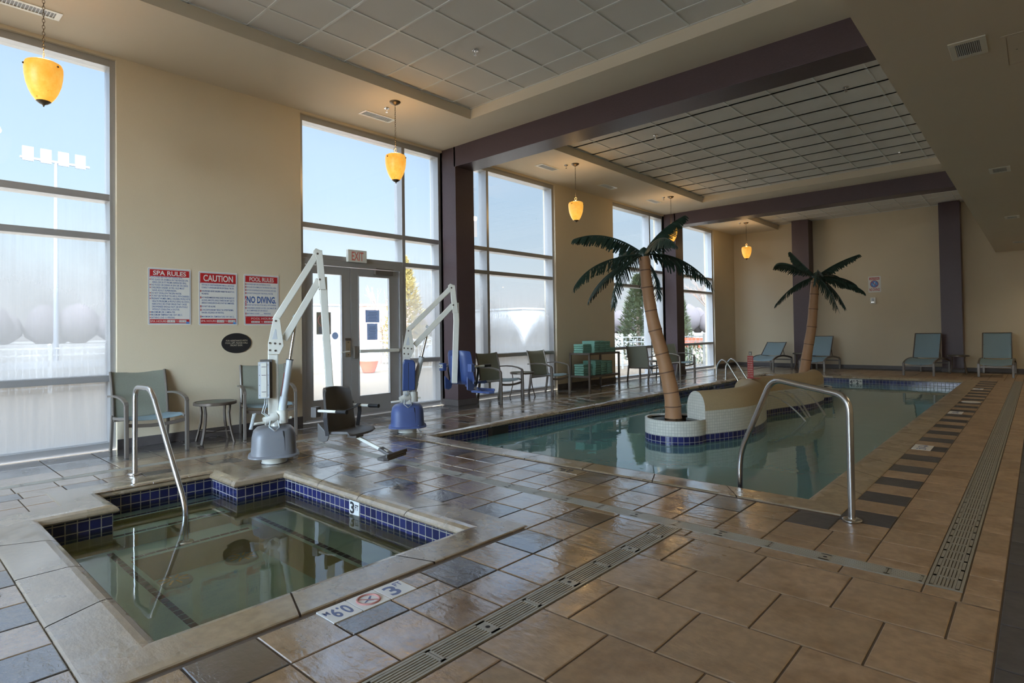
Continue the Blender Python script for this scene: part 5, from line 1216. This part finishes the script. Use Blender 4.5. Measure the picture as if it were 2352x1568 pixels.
# ------------------------------------------------------------------ outdoors
ZO = -.06
m = MB(); m.box(-17, -40, ZO-.2, WX-.02, 60, ZO); struct(m.build('patio_ground', 'patio'), 'pale concrete patio outside the windows')
m = MB(); m.box(-300, -220, ZO-.3, -17, 300, ZO-.02); m.box(-17, 60, ZO-.3, 60, 300, ZO-.02); m.box(-17, -220, ZO-.3, 60, YB-.5, ZO-.01); struct(m.build('ground', 'lawn'), 'pale winter ground beyond the patio')
m = MB(); m.box(-34, -60, ZO-.02, -24, 90, ZO+.0); struct(m.build('road', 'asphalt'), 'grey road beyond the fence')
FP = [(-10.2, -9.0), (-9.9, 3.0), (-9.9, 11.3), (-6.1, 15.2), (-2.78, 17.1), (-.6, 18.62)]
def fence_run(a, b, lab):
    a, b = Vector((*a, ZO)), Vector((*b, ZO)); d = (b-a); ln = d.length; d.normalize(); sd = Vector((-d.y, d.x, 0))
    t = thing('picket_fence', lab, 'fence', tuple(a), math.atan2(d.y, d.x), 'white picket fence round the patio')
    for z in (.12, .90, 1.06): m = MB(); m.box(0, -.015, z-.018, ln, .015, z+.018); m.build('rail', 'fence', t)
    n = max(1, round(ln/2.2))
    for i in range(n+1): x = ln*i/n; m = MB(); m.box(x-.035, -.035, 0, x+.035, .035, 1.13); m.lathe([(.05, 1.13), (.05, 1.145), (0, 1.18)], 4, c=(x, 0, 0)); m.build('post', 'fence', t)
    m = MB(); k = round(ln/.125)
    for i in range(1, k): x = ln*i/k; m.box(x-.009, -.009, .03, x+.009, .009, 1.06)
    m.build('pickets', 'fence', t)
for i, l in enumerate(('white picket fence far left, seen through the fogged window', 'white picket fence outside the double doors', 'white picket fence angling past the half fogged window', 'white picket fence outside the clear window left of the column', 'white picket fence outside the window nearest the far wall')):
    fence_run(FP[i], FP[i+1], l)
t = thing('planter_pot', 'red glazed pot on the sunlit patio outside the doors', 'planter', (-8.9, 11.25, ZO)); m = MB(); m.lathe([(.15, 0), (.19, .02), (.27, .22), (.31, .36), (.33, .39), (.30, .39), (.27, .34), (.0, .33)], 28); m.build('pot', 'redpot', t, smooth=40)
def conifer(x, y, h, r, mt_, lab, seed):
    rr = random.Random(seed); t = thing('conifer_tree', lab, 'tree', (x, y, ZO), 0, 'conifers beyond the fence')
    m = MB(); m.tube([(0, 0, 0), (0, 0, h*.9)], [.10, .02], 8); m.build('trunk', 'bark', t)
    m = MB(); n = int(3600*min(1.5, h/4))
    for i in range(n):
        f = rr.random()**.8; z = .15+f*(h-.2); R_ = r*(1-f)**.75*(.5+.5*min(1, f*6)); a = rr.uniform(0, 2*pi); q = R_*rr.uniform(.55, 1.03)
        p = Vector((q*cos(a), q*sin(a), z)); s = rr.uniform(.10, .22)*(.6+r*.3); u = Vector((cos(a), sin(a), rr.uniform(.2, 1.4))).normalized(); w = Vector((-sin(a), cos(a), rr.uniform(-.5, .5))).normalized()
        m.add([p-w*s*.5, p+u*s*.3-w*s*.2, p+u*s, p+u*s*.3+w*s*.2, p+w*s*.5], [(0, 1, 2, 3, 4)])
    m.build('foliage', mt_, t)
conifer(-3.2, 18.9, 3.3, 1.0, 'conifer', 'dense green conifer outside the clear window behind the palm trunk', 1)
conifer(-12.6, 15.6, 4.6, 1.25, 'conifer2', 'conifer coloured sunlit gold, seen at the left of the half fogged window', 2)
conifer(-10.5, 25.0, 4.4, 1.2, 'conifer2', 'conifer coloured sunlit gold, seen at the right of the half fogged window', 3)
conifer(-3.4, 22.6, 3.0, .7, 'conifer', 'narrow conifer seen just right of the palm trunk', 4)
def bare_tree(x, y, h, lab, seed, spread=.5):
    rr = random.Random(seed); t = thing('bare_tree', lab, 'tree', (x, y, ZO), 0, 'bare winter trees'); m = MB()
    def grow(p, d, ln, r, lv):
        q = p+d*ln; m.tube([p, p.lerp(q, .5)+Vector((rr.uniform(-.03, .03), rr.uniform(-.03, .03), 0))*ln, q], [r, r*.8, r*.62], 5 if lv else 7, cap=False)
        if lv >= 5: return
        for k in range(3 if lv < 3 else 2):
            nd_ = (d+Vector((rr.uniform(-1, 1), rr.uniform(-1, 1), rr.uniform(-.1, .6)))*spread).normalized(); grow(p.lerp(q, rr.uniform(.6, 1.0)), nd_, ln*rr.uniform(.60, .82), r*.58, lv+1)
    grow(Vector((0, 0, 0)), Vector((.03, .02, 1)), h*.28, h*.014, 0); m.build('branches', 'bark', t, smooth=60); return t
bare_tree(-13.5, 15.0, 5.0, 'bare tree seen through the right door glass', 5, .45); bare_tree(-14.0, 13.3, 2.6, 'low bare tree seen at the left of the right door glass', 6)
bare_tree(-3.0, 25.5, 5.2, 'bare tree outside the window nearest the far wall', 8, .6); bare_tree(-5.4, 25.0, 4.6, 'bare tree between the conifer and the column', 9, .6)
def lamp_post(x, y, h, lab, arm, head):
    t = thing('lamp_post', lab, 'lamp post', (x, y, ZO)); m = MB(); m.tube([(0, 0, 0), (0, 0, h)], [.12*h/10, .07*h/10], 10); m.build('pole', 'mast', t, smooth=40)
    m = MB()
    if head == 'rack':
        for k in range(4): m.box(-.05, -1.5+k*.8, h-.1, .05, -1.0+k*.8, h+.7)
        m.box(-.06, -1.6, h+.0, .06, 1.6, h+.12)
    else: m.tube([(0, 0, h-.1), (arm[0]*.5, arm[1]*.5, h+.35), (arm[0], arm[1], h+.5)], .05, 6); m.box(arm[0]-.14, arm[1]-.3, h+.42, arm[0]+.14, arm[1]+.3, h+.56)
    m.build('lamp_head', 'mast', t)
lamp_post(-34, 7.4, 11.3, 'tall floodlight mast seen through the left window', (0, 0), 'rack')
lamp_post(-4.6, 34.0, 5.0, 'street lamp arm seen through the window nearest the far wall', (2.6, .6), 'arm')
rr = random.Random(11)
def bush(x, y, r, h, mt_, lab, seed):
    rr = random.Random(seed); t = thing('bush', lab, 'bush', (x, y, ZO), 0, 'bushes behind the fence'); m = MB()
    for i in range(420):
        a, b = rr.uniform(0, 2*pi), rr.uniform(0, 1); q = r*math.sqrt(1-b*b*.8)*rr.uniform(.6, 1); p = Vector((q*cos(a), q*sin(a), .05+b*h)); s = rr.uniform(.05, .11); u = Vector((rr.uniform(-1, 1), rr.uniform(-1, 1), rr.uniform(-.3, 1))).normalized(); w = u.cross(Vector((rr.uniform(-1, 1), rr.uniform(-1, 1), rr.uniform(-1, 1)))).normalized()
        m.add([p-w*s*.5, p+u*s*.6, p+w*s*.5, p-u*s*.6], [(0, 1, 2, 3)])
    m.build('foliage', mt_, t)
bush(-1.9, 19.2, .75, .72, 'conifer', 'dark bush behind the fence at the window nearest the far wall', 21); bush(-1.75, 20.9, .7, .75, 'conifer', 'second dark bush behind that fence, closer to the building', 22); bush(-4.6, 18.2, .7, .7, 'conifer', 'dark bush behind the fence left of the palm trunk', 23)
t = thing('red_sign_board', 'bright red board just above the fence by the window nearest the far wall', 'board', (-2.6, 22.0, ZO)); m = MB(); m.box(-.5, -.03, .55, .5, .03, .95); m.build('board', 'redpot', t); m = MB(); m.box(-.03, -.03, 0, .03, .0, .6); m.build('post', 'fence', t)
for (x0, y0, x1, y1, h, mt_, l) in ((-120, 40, -100, 75, 7, 'bldg', 'long white building far beyond the half fogged window'), (-95, 95, -75, 130, 6, 'bldg', 'white building far beyond the right hand windows'), (-40, 150, -10, 165, 9, 'brick', 'brick building in the distance beyond the window nearest the far wall'), (-85, 58, -78, 68, 6, 'brick', 'reddish house seen through the left door glass')):
    t = thing('building', l, 'building', ((x0+x1)/2, (y0+y1)/2, ZO)); w, d = (x1-x0)/2, (y1-y0)/2; m = MB(); m.box(-w, -d, 0, w, d, h); m.build('wall', mt_, t)
    m = MB(); m.box(-w-.3, -d-.3, h, w+.3, d+.3, h+.4); m.build('roof', 'asphalt', t)
    for k in range(6): yy = -d+(k+.5)*2*d/6; m = MB(); m.box(w, yy-d*.08, h*.4, w+.05, yy+d*.08, h*.7); m.build('window_pane', 'dgrey2', t)
def treeline(a, b, h, lab, n, seed):
    rr = random.Random(seed); a, b = Vector((*a, ZO)), Vector((*b, ZO)); m = MB()
    for i in range(n):
        p = a.lerp(b, (i+rr.random())/n)-a; hh = h*rr.uniform(.55, 1.1); r_ = hh*rr.uniform(.35, .6)
        p += Vector((rr.uniform(-4, 4), rr.uniform(-4, 4), 0)); m.lathe([(r_*.3, 0), (r_*.9, hh*.25), (r_, hh*.5), (r_*.75, hh*.8), (r_*.3, hh*.97), (0, hh)], 9, c=tuple(p))
    o = m.build('distant_woods', 'haze', smooth=80); o.location = a; tag(o, lab, 'trees', kind='stuff')
treeline((-170, -120), (-150, 170), 9, 'hazy brown woods on the horizon', 110, 31); treeline((-150, 172), (20, 212), 9, 'hazy brown woods beyond the right hand windows', 70, 32)
